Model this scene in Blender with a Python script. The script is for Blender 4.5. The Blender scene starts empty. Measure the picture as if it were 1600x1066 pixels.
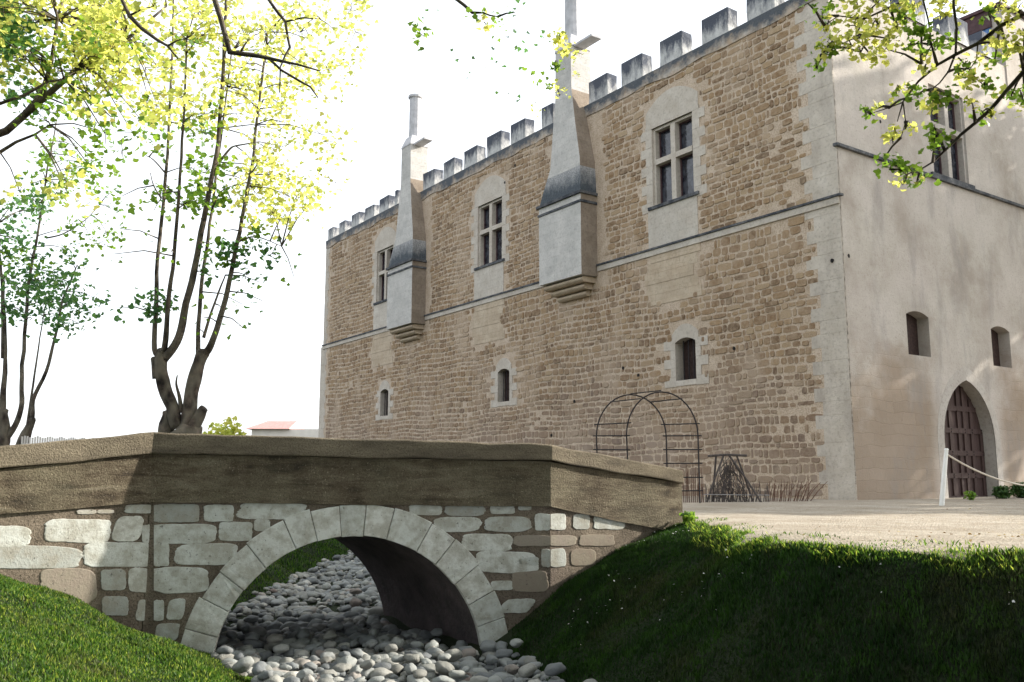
import bpy, math, random
import numpy as np
from mathutils import Vector, Matrix, noise
R = math.radians
random.seed(7); rng = np.random.default_rng(7)
scene = bpy.context.scene
col = scene.collection

# ------------------------------------------------------------------ camera
F = 1412.0
EYE = 0.5616
PITCH = math.atan(212 / F)
cd = bpy.data.cameras.new('camera'); cam = bpy.data.objects.new('camera', cd); col.objects.link(cam)
cam.location = (0, 0, EYE); cam.rotation_euler = (R(90) + PITCH, 0, 0)
cd.sensor_width = 36; cd.lens = 36 * F / 1600; cd.clip_end = 3000; cd.clip_start = 0.05
scene.camera = cam

def at(px, py, Y):
    """a photographed point placed at real distance Y metres ahead"""
    x = (px - 800) / F; y = -(py - 533) / F
    fy = math.cos(PITCH) - y * math.sin(PITCH); fz = math.sin(PITCH) + y * math.cos(PITCH)
    return Vector((x / fy * Y, Y, EYE + fz / fy * Y))

# ------------------------------------------------------------------ helpers
WL = {}
def link(o, parent=None, loc=None):
    col.objects.link(o)
    base = WL[parent.name] if parent else Vector((0, 0, 0))
    w = Vector(loc) if loc is not None else base.copy()
    o.parent = parent
    o.location = w - base
    WL[o.name] = w
    return w

def tag(o, label=None, cat=None, group=None, kind=None):
    if label: o['label'] = label
    if cat: o['category'] = cat
    if group: o['group'] = group
    if kind: o['kind'] = kind
    return o

def empty(name, loc, label=None, cat=None, group=None):
    o = bpy.data.objects.new(name, None); o.empty_display_size = .2
    link(o, None, loc); return tag(o, label, cat, group)

def copy_tree(o, delta, parent=None):
    c = o.copy(); col.objects.link(c); c.parent = parent
    if parent is None or parent == o.parent:
        c.location = o.location + Vector(delta)
    for ch in [k for k in bpy.data.objects if k.parent == o]:
        d = ch.copy(); col.objects.link(d); d.parent = c
    return c

class MB:
    def __init__(s): s.v = []; s.f = []; s.m = []; s.r = []
    def add(s, vs, fs, m=0, rnd=None):
        b = len(s.v); s.v += [tuple(v) for v in vs]
        s.f += [tuple(i + b for i in f) for f in fs]; s.m += [m] * len(fs)
        s.r += [random.random() if rnd is None else rnd] * len(vs)
    def quad(s, a, b, c, d, m=0, rnd=0.5): s.add([a, b, c, d], [(0, 1, 2, 3)], m, rnd)
    def box8(s, p, m=0, rnd=None):      # p: 4 bottom then 4 top, counter clockwise
        s.add(p, [(3, 2, 1, 0), (4, 5, 6, 7), (0, 1, 5, 4), (1, 2, 6, 5), (2, 3, 7, 6), (3, 0, 4, 7)], m, rnd)
    def box(s, c, d, m=0, rz=0, rnd=None):
        ca, sa = math.cos(rz), math.sin(rz); P = []
        for z in (-1, 1):
            for x, y in ((-1, -1), (1, -1), (1, 1), (-1, 1)):
                a, b = x * d[0] / 2, y * d[1] / 2
                P.append((c[0] + a * ca - b * sa, c[1] + a * sa + b * ca, c[2] + z * d[2] / 2))
        s.box8(P, m, rnd)
    def tube(s, pts, rad, n=8, m=0, knob=0.0, caps=True):
        pts = [Vector(p) for p in pts]; vs = []; up = Vector((0.13, 0.2, 1)).normalized()
        N = len(pts); prev = None
        for i, p in enumerate(pts):
            t = (pts[min(i + 1, N - 1)] - pts[max(i - 1, 0)])
            t = t.normalized() if t.length > 1e-9 else Vector((0, 0, 1))
            if prev is None:
                a = t.cross(up if abs(t.dot(up)) < .95 else Vector((1, 0, 0))).normalized()
            else:
                a = (prev - t * prev.dot(t)).normalized()
            prev = a; b = t.cross(a)
            r = rad[i] if isinstance(rad, (list, tuple)) else rad
            for k in range(n):
                th = 2 * math.pi * k / n
                rr = r
                if knob: rr *= 1 + knob * noise.noise(Vector((p.x * 3 + math.cos(th), p.y * 3 + math.sin(th), p.z * 2.3)) * 1.7)
                vs.append(p + (a * math.cos(th) + b * math.sin(th)) * rr)
        fs = [(i * n + k, i * n + (k + 1) % n, (i + 1) * n + (k + 1) % n, (i + 1) * n + k) for i in range(N - 1) for k in range(n)]
        if caps: fs += [tuple(range(n - 1, -1, -1)), tuple((N - 1) * n + k for k in range(n))]
        s.add(vs, fs, m)
    def build(s, name, mats, parent=None, loc=None, smooth=False):
        me = bpy.data.meshes.new(name)
        o = bpy.data.objects.new(name, me)
        w = link(o, parent, loc)
        vv = np.array(s.v, dtype=np.float64) - np.array(w)[None]
        me.from_pydata(vv.tolist(), [], s.f)
        if not isinstance(mats, (list, tuple)): mats = [mats]
        for m in mats: me.materials.append(m)
        if len(mats) > 1: me.polygons.foreach_set('material_index', s.m)
        at_ = me.attributes.new('rnd', 'FLOAT', 'POINT'); at_.data.foreach_set('value', s.r)
        if smooth: me.polygons.foreach_set('use_smooth', [True] * len(s.f))
        me.update(); return o

def fast_mesh(name, verts, K, mat, rnd, parent=None, loc=None, smooth=False):
    """verts: (n*K,3) array, consecutive K verts make one polygon"""
    me = bpy.data.meshes.new(name); o = bpy.data.objects.new(name, me); w = link(o, parent, loc)
    verts = verts - np.array(w)[None]; n = len(verts) // K
    me.vertices.add(n * K); me.vertices.foreach_set('co', verts.astype(np.float32).ravel())
    me.loops.add(n * K); me.loops.foreach_set('vertex_index', np.arange(n * K, dtype=np.int32))
    me.polygons.add(n); me.polygons.foreach_set('loop_start', np.arange(0, n * K, K, dtype=np.int32))
    me.polygons.foreach_set('loop_total', np.full(n, K, dtype=np.int32))
    me.materials.append(mat)
    a = me.attributes.new('rnd', 'FLOAT', 'POINT'); a.data.foreach_set('value', np.repeat(rnd, K).astype(np.float32))
    me.update(calc_edges=True); me.validate()
    return o

# ------------------------------------------------------------------ materials
class NT:
    def __init__(s, name):
        s.m = bpy.data.materials.new(name); s.m.use_nodes = True; s.t = s.m.node_tree
        s.t.nodes.clear(); s.out = s.n('ShaderNodeOutputMaterial')
        s.b = s.n('ShaderNodeBsdfPrincipled'); s.t.links.new(s.b.outputs[0], s.out.inputs[0])
        s.b.inputs['Roughness'].default_value = .9; s.b.inputs['Specular IOR Level'].default_value = .25
        s.tc = s.n('ShaderNodeTexCoord')
        g = s.n('ShaderNodeNewGeometry'); s.pos = g.outputs['Position']
    def n(s, t, **k):
        x = s.t.nodes.new(t)
        for a, b in k.items(): setattr(x, a, b)
        return x
    def L(s, a, b): s.t.links.new(a, b)
    def val(s, inp, v):
        if hasattr(v, 'is_linked') or hasattr(v, 'links'): s.L(v, inp)
        else: inp.default_value = v
    def noise(s, scale, detail=4, rough=.55, vec=None, stretch=None, dist=0):
        v = vec if vec is not None else s.pos
        if stretch:
            mp = s.n('ShaderNodeMapping'); mp.inputs['Scale'].default_value = stretch; s.L(v, mp.inputs[0]); v = mp.outputs[0]
        x = s.n('ShaderNodeTexNoise'); s.L(v, x.inputs['Vector']); x.inputs['Scale'].default_value = scale
        x.inputs['Detail'].default_value = detail; x.inputs['Roughness'].default_value = rough
        x.inputs['Distortion'].default_value = dist
        return x.outputs['Fac']
    def ramp(s, f, stops, interp='LINEAR'):
        x = s.n('ShaderNodeValToRGB'); s.L(f, x.inputs[0]); x.color_ramp.interpolation = interp
        e = x.color_ramp.elements
        while len(e) < len(stops): e.new(.5)
        for i, (p, c) in enumerate(stops):
            e[i].position = p
            e[i].color = (c, c, c, 1) if isinstance(c, (int, float)) else (*c, 1)
        return x.outputs[0]
    def mix(s, f, a, b, mode='MIX'):
        x = s.n('ShaderNodeMix', data_type='RGBA', blend_type=mode)
        s.val(x.inputs[0], f)
        for i, v in ((6, a), (7, b)):
            if isinstance(v, (tuple, list)): x.inputs[i].default_value = (*v, 1) if len(v) == 3 else v
            else: s.L(v, x.inputs[i])
        return x.outputs[2]
    def math(s, op, a, b=0.0, c=None, clamp=False):
        x = s.n('ShaderNodeMath', operation=op, use_clamp=clamp); s.val(x.inputs[0], a); s.val(x.inputs[1], b)
        if c is not None: s.val(x.inputs[2], c)
        return x.outputs[0]
    def attr(s, name='rnd'): return s.n('ShaderNodeAttribute', attribute_name=name).outputs['Fac']
    def xyz(s, v=None):
        x = s.n('ShaderNodeSeparateXYZ'); s.L(v if v is not None else s.pos, x.inputs[0]); return x.outputs
    def bump(s, h, strength=.5, dist=.02):
        x = s.n('ShaderNodeBump'); x.inputs['Strength'].default_value = strength; x.inputs['Distance'].default_value = dist
        s.L(h, x.inputs['Height']); s.L(x.outputs[0], s.b.inputs['Normal'])
    def color(s, c): s.val(s.b.inputs['Base Color'], c if not isinstance(c, tuple) else (*c, 1)); return s

# Castle frame of reference
C = Vector((8.2578, 22.0, 0.0)); A = R(34.9)
DL = Vector((-math.sin(A), math.cos(A), 0)); NL = Vector((-math.cos(A), -math.sin(A), 0))
DR = Vector((math.cos(A), math.sin(A), 0)); NR = Vector((math.sin(A), -math.cos(A), 0))
def wl(s, off, z): return C + DL * s + NL * off + Vector((0, 0, z))
def wr(s, off, z): return C + DR * s + NR * off + Vector((0, 0, z))

def wall_uv(t, right=False):
    """distance along the wall as a node output"""
    d = DR if right else DL
    vm = t.n('ShaderNodeVectorMath', operation='DOT_PRODUCT'); t.L(t.pos, vm.inputs[0]); vm.inputs[1].default_value = d
    return t.math('SUBTRACT', vm.outputs['Value'], C.dot(d))

def m_rubble_stone():
    t = NT('rubble_stone'); r = t.attr()
    c = t.ramp(r, [(0, (.11, .066, .036)), (.2, (.20, .120, .062)), (.5, (.26, .165, .085)), (.75, (.33, .22, .12)), (.9, (.40, .30, .19)), (1, (.15, .105, .07))])
    n = t.noise(9, 5); c = t.mix(t.ramp(n, [(.35, 0), (.7, .75)]), c, (.42, .32, .22))
    n2 = t.noise(40, 3); c = t.mix(t.ramp(n2, [(.3, .45), (.55, 0)]), c, (.12, .08, .055))
    big = t.noise(.35, 3); c = t.mix(t.ramp(t.noise(.8, 5, .6, stretch=(1, 1, .6)), [(.52, 0), (.66, .8)]), c, (.43, .335, .245)); c = t.mix(t.ramp(big, [(.45, 0), (.7, .4)]), c, (.34, .24, .15)); lo = t.math('ADD', t.math('MULTIPLY', t.math('SUBTRACT', 5.5, t.xyz()[2]), .12), t.math('SUBTRACT', t.noise(.5, 4), .45)); c = t.mix(t.ramp(lo, [(.1, 0), (.6, .55)]), c, (.235, .185, .16))
    t.color(c); t.bump(t.noise(28, 5), .8, .03); return t.m
def m_mortar():
    t = NT('lime_mortar')
    n = t.noise(3, 6); c = t.mix(t.ramp(n, [(.3, 0), (.7, 1)]), (.45, .355, .262), (.575, .475, .375))
    n2 = t.noise(24, 4); c = t.mix(t.ramp(n2, [(.35, .6), (.55, 0)]), c, (.27, .19, .13))
    t.color(c); t.bump(t.noise(30, 5), .8, .03); return t.m
def m_ashlar(name='pale_ashlar', a=(.46, .41, .35), b=(.57, .53, .47), joints=True, right=False, stain=0.0, hz=.33, wz=.7):
    t = NT(name); n = t.noise(2.2, 6, .6); c = t.mix(t.ramp(n, [(.3, 0), (.7, 1)]), a, b)
    n2 = t.noise(14, 5); c = t.mix(t.ramp(n2, [(.3, .5), (.5, 0)]), c, tuple(x * .62 for x in a))
    s_ = wall_uv(t, right); z = t.xyz()[2]
    h = t.noise(30, 5)
    if joints:
        cb = t.n('ShaderNodeCombineXYZ'); t.L(s_, cb.inputs[0]); t.L(z, cb.inputs[1])
        # wobble the joints
        br = t.n('ShaderNodeTexBrick'); t.L(cb.outputs[0], br.inputs[0]); br.inputs['Scale'].default_value = 1
        br.inputs['Mortar Size'].default_value = .008; br.inputs['Mortar Smooth'].default_value = .4
        br.inputs['Brick Width'].default_value = wz; br.inputs['Row Height'].default_value = hz
        br.inputs['Color1'].default_value = (.75, .75, .75, 1); br.inputs['Color2'].default_value = (1, 1, 1, 1); br.inputs['Mortar'].default_value = (.62, .6, .56, 1)
        c = t.mix(.42, c, br.outputs[0], 'MULTIPLY')
        h = t.math('SUBTRACT', h, t.math('MULTIPLY', br.outputs['Fac'], .4))
    if stain:
        st = t.noise(1.3, 5, .65, stretch=(1, 1, .35)); c = t.mix(t.ramp(st, [(.5, 0), (.72, stain)]), c, (.27, .235, .21))
    t.color(c); t.bump(h, .5, .02); return t.m
def m_weathered(name='weathered_cap', a=(.085, .10, .115), b=(.40, .40, .40), lo=.34, hi=.64):
    t = NT(name); n = t.noise(2.6, 6, .7, stretch=(1, 1, .6)); 
    if name == 'weathered_cap': n = t.math('ADD', t.math('MULTIPLY', n, .7), t.math('MULTIPLY', t.math('SUBTRACT', t.xyz()[2], 10.35), .42))
    c = t.ramp(n, [(lo, a), (hi, b)])
    n2 = t.noise(22, 4); c = t.mix(t.ramp(n2, [(.35, .5), (.6, 0)]), c, (.03, .035, .045))
    t.color(c); t.bump(t.noise(26, 5), .7, .03); return t.m
def m_merlon():
    # pale stone whose tops have been blackened by lichen, streaking down
    t = NT('merlon_stone'); z = t.xyz()[2]
    n = t.noise(3.5, 6, .7, stretch=(1, 1, .4))
    k = t.math('ADD', t.math('MULTIPLY', t.math('SUBTRACT', z, 13.35), .75), t.math('MULTIPLY', t.math('SUBTRACT', n, .5), 1.5))
    f = t.ramp(k, [(.1, 0), (.5, 1)])
    base = t.mix(t.ramp(t.noise(6, 5), [(.3, 0), (.7, 1)]), (.40, .40, .40), (.56, .56, .55))
    c = t.mix(f, base, (.075, .085, .11)); t.color(c); t.bump(t.noise(26, 5), .7, .03); return t.m
def m_parapet_top():
    t = NT('stained_wall_head'); z = t.xyz()[2]
    n = t.noise(1.6, 6, .7)
    k = t.math('ADD', t.math('MULTIPLY', t.math('SUBTRACT', z, 12.9), 1.1), t.math('MULTIPLY', t.math('SUBTRACT', n, .5), 1.7))
    f = t.ramp(k, [(.0, 0), (.42, 1)])
    base = t.mix(t.ramp(t.noise(4, 5), [(.3, 0), (.7, 1)]), (.40, .30, .21), (.50, .46, .41))
    c = t.mix(f, base, (.09, .10, .115)); t.color(c); t.bump(t.noise(20, 5), .9, .04); return t.m
def m_plaster():
    t = NT('facade_stone'); s_ = wall_uv(t, True); z = t.xyz()[2]
    n = t.noise(.7, 7, .66); c = t.mix(t.ramp(n, [(.38, 0), (.62, 1)]), (.33, .29, .25), (.46, .425, .38))
    c = t.mix(t.ramp(t.noise(.45, 4), [(.42, 0), (.62, .7)]), c, (.50, .455, .42))
    # brownish stained, coarser masonry near the foot of the wall
    lo = t.math('MULTIPLY', t.math('SUBTRACT', 4.6, z), .35)
    n3 = t.noise(.8, 5, .6)
    f = t.ramp(t.math('ADD', t.math('MULTIPLY', lo, .55), t.math('SUBTRACT', n3, .35)), [(.25, 0), (.6, .75)])
    # cleaner dressed stone directly around the door
    dd = t.math('ABSOLUTE', t.math('SUBTRACT', s_, 5.35))
    f = t.math('MULTIPLY', f, t.ramp(dd, [(0, 0), (1, 1)]) if False else t.math('MULTIPLY', t.math('SUBTRACT', dd, 1.4), 1.6, clamp=True))
    c = t.mix(f, c, (.27, .20, .14))
    cb = t.n('ShaderNodeCombineXYZ'); t.L(t.math('ADD', s_, t.math('MULTIPLY', t.noise(1.5, 5), .7)), cb.inputs[0])
    t.L(t.math('ADD', z, t.math('MULTIPLY', t.noise(1.2, 5), .26)), cb.inputs[1])
    br = t.n('ShaderNodeTexBrick'); t.L(cb.outputs[0], br.inputs[0]); br.inputs['Scale'].default_value = 1
    br.inputs['Mortar Size'].default_value = .012; br.inputs['Mortar Smooth'].default_value = .6
    br.inputs['Brick Width'].default_value = .62; br.inputs['Row Height'].default_value = .29
    br.inputs['Color1'].default_value = (.80, .79, .77, 1); br.inputs['Color2'].default_value = (1, 1, 1, 1); br.inputs['Mortar'].default_value = (.72, .69, .65, 1)
    c = t.mix(t.math('ADD', .14, t.math('MULTIPLY', f, .5)), c, br.outputs[0], 'MULTIPLY')
    sp = t.noise(19, 6, .7); c = t.mix(t.ramp(sp, [(.33, .55), (.47, 0)]), c, (.27, .23, .2))
    st = t.noise(1.1, 6, .7, stretch=(1, 1, .3)); c = t.mix(t.ramp(st, [(.52, 0), (.70, .6)]), c, (.235, .22, .21))
    t.color(c)
    h = t.math('SUBTRACT', t.math('ADD', t.noise(5, 6), t.math('MULTIPLY', t.noise(40, 4), .5)), t.math('MULTIPLY', br.outputs['Fac'], t.math('ADD', .06, t.math('MULTIPLY', f, .5))))
    t.bump(h, .4, .035); return t.m
def m_simple(name, c, rough=.9, nscale=20, amt=.5, bump=.3, metallic=0):
    t = NT(name); n = t.noise(nscale, 5)
    t.color(t.mix(t.ramp(n, [(.3, 0), (.7, 1)]), tuple(x * (1 - amt) for x in c), tuple(min(1, x * (1 + amt * .5)) for x in c)))
    t.b.inputs['Roughness'].default_value = rough; t.b.inputs['Metallic'].default_value = metallic
    t.bump(n, bump, .01); return t.m
def m_glass():
    t = NT('leaded_glass')
    z = t.xyz()[2]; n = t.noise(5, 2)
    c = t.mix(t.ramp(n, [(.4, 0), (.6, 1)]), (.012, .014, .022), (.05, .055, .07)); t.color(c)
    t.b.inputs['Roughness'].default_value = .12; t.b.inputs['Specular IOR Level'].default_value = .6
    t.bump(t.noise(7, 2), .25, .02); return t.m
def m_door():
    t = NT('old_door_wood'); n = t.noise(6, 6, .65, stretch=(6, 6, .5))
    c = t.mix(t.ramp(n, [(.3, 0), (.7, 1)]), (.032, .019, .017), (.085, .052, .047)); t.color(c); t.bump(n, .6, .02)
    t.b.inputs['Roughness'].default_value = .7; return t.m
def m_parapet():
    t = NT('bridge_parapet_stone'); n = t.math('ADD', t.math('MULTIPLY', t.noise(2.1, 7, .65, stretch=(.8, .8, 4.5), dist=.8), .55), t.math('MULTIPLY', t.noise(2.4, 6, .7), .45))
    c = t.ramp(n, [(.38, (.028, .022, .016)), (.47, (.095, .074, .050)), (.56, (.165, .138, .095)), (.68, (.25, .22, .165))])
    g = t.noise(1.1, 4); c = t.mix(t.ramp(g, [(.4, 0), (.7, .6)]), c, (.17, .155, .105))
    sp = t.noise(60, 4, .7); c = t.mix(t.ramp(sp, [(.36, .7), (.5, 0)]), c, (.06, .045, .03))
    sp2 = t.noise(45, 4, .7); c = t.mix(t.ramp(sp2, [(.6, 0), (.72, .6)]), c, (.55, .48, .36))
    t.color(c); t.bump(t.math('ADD', t.noise(50, 6, .7), t.math('MULTIPLY', n, 1.5)), .9, .03); return t.m
def m_coping():
    t = NT('coping_stone'); n = t.noise(1.8, 7, .65, stretch=(.7, .7, 3))
    c = t.ramp(n, [(.3, (.095, .08, .06)), (.5, (.19, .16, .115)), (.7, (.27, .23, .165))])
    sp = t.noise(70, 4, .7); c = t.mix(t.ramp(sp, [(.38, .7), (.5, 0)]), c, (.07, .055, .04))
    t.color(c); t.bump(t.noise(45, 6, .7), 1, .03); return t.m
def m_bridge_mortar():
    t = NT('brown_mortar'); n = t.noise(4, 6, .6)
    c = t.mix(t.ramp(n, [(.3, 0), (.7, 1)]), (.115, .092, .070), (.26, .215, .165))
    c = t.mix(t.ramp(t.noise(1.2, 3), [(.5, 0), (.7, .5)]), c, (.16, .125, .11))
    sp = t.noise(55, 4, .7); c = t.mix(t.ramp(sp, [(.36, .7), (.5, 0)]), c, (.05, .04, .03))
    t.color(c); t.bump(t.noise(40, 6, .7), 1, .03); return t.m
def m_bridge_stone():
    t = NT('limestone_block'); r = t.attr()
    c = t.ramp(r, [(0, (.32, .33, .31)), (.35, (.50, .52, .49)), (.7, (.64, .65, .61)), (1, (.22, .175, .135))])
    n = t.noise(7, 6, .65); c = t.mix(t.ramp(n, [(.4, .6), (.6, 0)]), c, (.27, .245, .19))
    pit = t.noise(26, 5, .75); c = t.mix(t.ramp(pit, [(.30, .9), (.40, 0)]), c, (.05, .05, .045))
    t.color(c); t.bump(t.math('ADD', t.noise(38, 6, .7), t.ramp(pit, [(.3, 0), (.4, 1)])), .4, .02); return t.m
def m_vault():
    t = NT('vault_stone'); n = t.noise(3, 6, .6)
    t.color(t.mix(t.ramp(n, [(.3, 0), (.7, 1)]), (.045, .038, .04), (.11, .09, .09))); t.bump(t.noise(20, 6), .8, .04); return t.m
def m_grass_ground():
    t = NT('lawn_soil'); n = t.noise(2.2, 6, .6)
    c = t.ramp(n, [(.3, (.009, .016, .005)), (.55, (.014, .026, .007)), (.75, (.03, .028, .012))])
    c = t.mix(t.ramp(t.noise(60, 4), [(.35, .7), (.55, 0)]), c, (.02, .025, .01))
    t.color(c); t.bump(t.noise(70, 5), 1, .04); return t.m
def m_blade():
    t = NT('grass_blade'); r = t.attr()
    big = t.noise(1.1, 4, .6)
    c = t.ramp(r, [(0, (.012, .036, .008)), (.45, (.024, .066, .011)), (.8, (.075, .165, .022)), (1, (.20, .21, .06))])
    c = t.mix(t.ramp(big, [(.48, 0), (.66, .75)]), c, (.075, .066, .03)); c = t.mix(t.ramp(t.noise(3.1, 4, .6), [(.5, 0), (.62, .6)]), c, (.05, .13, .012)); c = t.mix(t.ramp(t.noise(4.3, 4, .6), [(.54, 0), (.66, .7)]), c, (.012, .022, .009))
    t.color(c); t.b.inputs['Roughness'].default_value = .55
    tr = t.n('ShaderNodeBsdfTranslucent'); t.L(t.ramp(r, [(0, (.015, .04, .006)), (.5, (.05, .12, .012)), (.8, (.16, .30, .03)), (1, (.60, .70, .10))]), tr.inputs[0])
    ms = t.n('ShaderNodeMixShader'); ms.inputs[0].default_value = .4; t.L(t.b.outputs[0], ms.inputs[1]); t.L(tr.outputs[0], ms.inputs[2]); t.L(ms.outputs[0], t.out.inputs[0])
    return t.m
def m_gravel():
    t = NT('pale_gravel'); n = t.noise(.8, 6, .6)
    c = t.mix(t.ramp(n, [(.35, 0), (.65, 1)]), (.38, .325, .255), (.54, .48, .40))
    v = t.n('ShaderNodeTexVoronoi'); t.L(t.pos, v.inputs['Vector']); v.inputs['Scale'].default_value = 38
    c = t.mix(.35, c, t.ramp(v.outputs['Distance'], [(0, .95), (.5, .5)]), 'MULTIPLY')
    l = t.noise(14, 7, .75); c = t.mix(t.ramp(l, [(.54, 0), (.64, .85)]), c, (.15, .11, .06)); l = t.noise(2.5, 6, .7); c = t.mix(t.ramp(l, [(.5, 0), (.66, .6)]), c, (.27, .225, .17))
    l = t.noise(17, 6, .7); c = t.mix(t.ramp(l, [(.62, 0), (.7, .6)]), c, (.58, .53, .46))
    t.color(c); t.bump(t.math('ADD', t.noise(30, 6, .7), v.outputs['Distance']), .9, .03); return t.m
def m_pebble():
    t = NT('river_stone')
    oi = t.n('ShaderNodeObjectInfo'); r = t.math('FRACT', t.math('ADD', oi.outputs['Random'], t.math('MULTIPLY', t.attr(), 7.31)))
    c = t.ramp(r, [(0, (.10, .11, .12)), (.3, (.19, .205, .21)), (.55, (.28, .295, .285)), (.8, (.17, .17, .155)), (.93, (.42, .42, .39)), (1, (.17, .13, .115))])
    n = t.noise(12, 6, .65); c = t.mix(t.ramp(n, [(.35, .5), (.6, 0)]), c, (.17, .17, .16))
    t.color(c); t.b.inputs['Roughness'].default_value = .75; t.bump(t.noise(45, 5), .5, .012); return t.m
def m_bark():
    t = NT('plane_bark'); v = t.n('ShaderNodeTexVoronoi'); v.inputs['Scale'].default_value = 5
    mp = t.n('ShaderNodeMapping'); mp.inputs['Scale'].default_value = (1, 1, .55); t.L(t.pos, mp.inputs[0])
    t.L(mp.outputs[0], v.inputs['Vector']); n = t.noise(5, 5, .6)
    c = t.ramp(n, [(.35, (.018, .015, .013)), (.5, (.055, .043, .035)), (.66, (.13, .10, .08))])
    c = t.mix(t.ramp(v.outputs['Distance'], [(.3, 0), (.62, .5)]), c, (.20, .18, .14)); t.color(c); t.bump(t.noise(16, 6, .7, stretch=(1, 1, .3)), 1, .04); return t.m
def m_leaf(name, stops, tcol, fac=.55):
    t = NT(name); r = t.attr(); c = t.ramp(r, stops); t.color(c); t.b.inputs['Roughness'].default_value = .5
    tr = t.n('ShaderNodeBsdfTranslucent'); t.L(t.mix(.55, c, tcol), tr.inputs[0])
    ms = t.n('ShaderNodeMixShader'); ms.inputs[0].default_value = fac
    t.L(t.b.outputs[0], ms.inputs[1]); t.L(tr.outputs[0], ms.inputs[2]); t.L(ms.outputs[0], t.out.inputs[0]); return t.m

M = dict(stone=m_rubble_stone(), mortar=m_mortar(), ashlar=m_ashlar(), ash_warm=m_ashlar('warm_ashlar', (.43, .34, .245), (.56, .47, .36)),
    quoin=m_ashlar('quoin_stone', (.44, .39, .33), (.56, .51, .445), stain=.5, wz=1.4, joints=False), dress=m_ashlar('window_dressing', (.43, .38, .32), (.55, .505, .445), joints=False),
    chim=m_ashlar('chimney_stone', (.44, .43, .41), (.58, .56, .53), hz=.3, wz=.75), weath=m_weathered(), lip=m_weathered('string_lip', (.045, .05, .06), (.22, .22, .22), .4, .75),
    merlon=m_merlon(), head=m_parapet_top(), plaster=m_plaster(), glass=m_glass(), door=m_door(), stud=m_simple('door_stud', (.03, .02, .02), .5),
    dressR=m_ashlar('facade_dressing', (.36, .325, .29), (.46, .43, .395), joints=False, right=True),
    parapet=m_parapet(), coping=m_coping(), bmortar=m_bridge_mortar(), bstone=m_bridge_stone(), vault=m_vault(),
    soil=m_grass_ground(), blade=m_blade(), gravel=m_gravel(), pebble=m_pebble(), bark=m_bark(),
    dark=m_simple('painted_hole_shade', (.02, .018, .018), .9), iron=m_simple('rusty_iron', (.028, .024, .026), .7), white=m_simple('white_paint', (.8, .8, .78), .5, 8, .08, .1),
    rope=m_simple('rope', (.62, .56, .48), .9, 40, .2), paleply=m_simple('pale_paling', (.62, .6, .6), .8, 8, .15), twig=m_simple('dry_cane', (.15, .085, .06), .9),
    greycane=m_simple('grey_cane', (.10, .085, .08), .9), tile=m_simple('red_roof_tiles', (.48, .27, .25), .8, 6, .3), cream=m_simple('cream_render', (.78, .74, .68), .9, 2, .1),
    blue=m_simple('blue_panel_colour', (.10, .20, .42), .6, 6, .4), brown=m_simple('brown_eaves', (.085, .05, .055), .8, 6, .4), pipe=m_simple('flue_render', (.50, .50, .52), .9, 4, .25),
    roof=m_simple('flat_roof', (.3, .28, .25), .9, 4, .2))
M['chim_shade_side'] = m_ashlar('brown_shaded_chimney_side', (.22, .175, .135), (.33, .275, .22), hz=.3, wz=.5, right=True)  # brown stone for the side face, darkened to carry its shade
M['litter'] = m_leaf('dry_leaf', [(0, (.12, .07, .03)), (.5, (.30, .20, .08)), (1, (.5, .42, .16))], (.3, .22, .06), .2)
M['jointm'] = m_simple('pale_joint_mortar', (.165, .135, .092), .95, 26, .4, .8)
M['greyrail'] = m_simple('grey_rail', (.30, .29, .29), .8, 9, .3)
M['shutterwood'] = m_simple('dark_shutter_wood', (.045, .026, .022), .7, 14, .5)
M['leaf_y'] = m_leaf('spring_leaf_yellow', [(0, (.22, .32, .06)), (.4, (.42, .50, .10)), (.75, (.62, .62, .16)), (1, (.68, .58, .16))], (.88, .88, .22), .68)
M['leaf_g'] = m_leaf('spring_leaf_green', [(0, (.04, .12, .02)), (.5, (.10, .23, .035)), (1, (.24, .36, .05))], (.36, .55, .05), .5)
M['leaf_d'] = m_leaf('dark_leaf', [(0, (.03, .09, .04)), (.6, (.06, .16, .06)), (1, (.16, .27, .06))], (.2, .42, .10), .5)
M['shrub'] = m_leaf('shrub_leaf', [(0, (.02, .06, .015)), (1, (.07, .13, .03))], (.1, .2, .03), .25)

# ------------------------------------------------------------------ terrain
K1 = at(240, 676, 10.2); K2 = at(860, 695, 11.2); RE = at(1065, 735, 12.3); LE = at(-190, 716, 8.7)
VV = Vector((-1.48, 2.3, 0))                 # across the bridge
Umain = Vector((K2.x - K1.x, K2.y - K1.y, 0)).normalized(); Nmain = Vector((Umain.y, -Umain.x, 0))
def bp(u, off, z): return Vector((K1.x, K1.y, 0)) + Umain * u + Nmain * off + Vector((0, 0, z))

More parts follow.
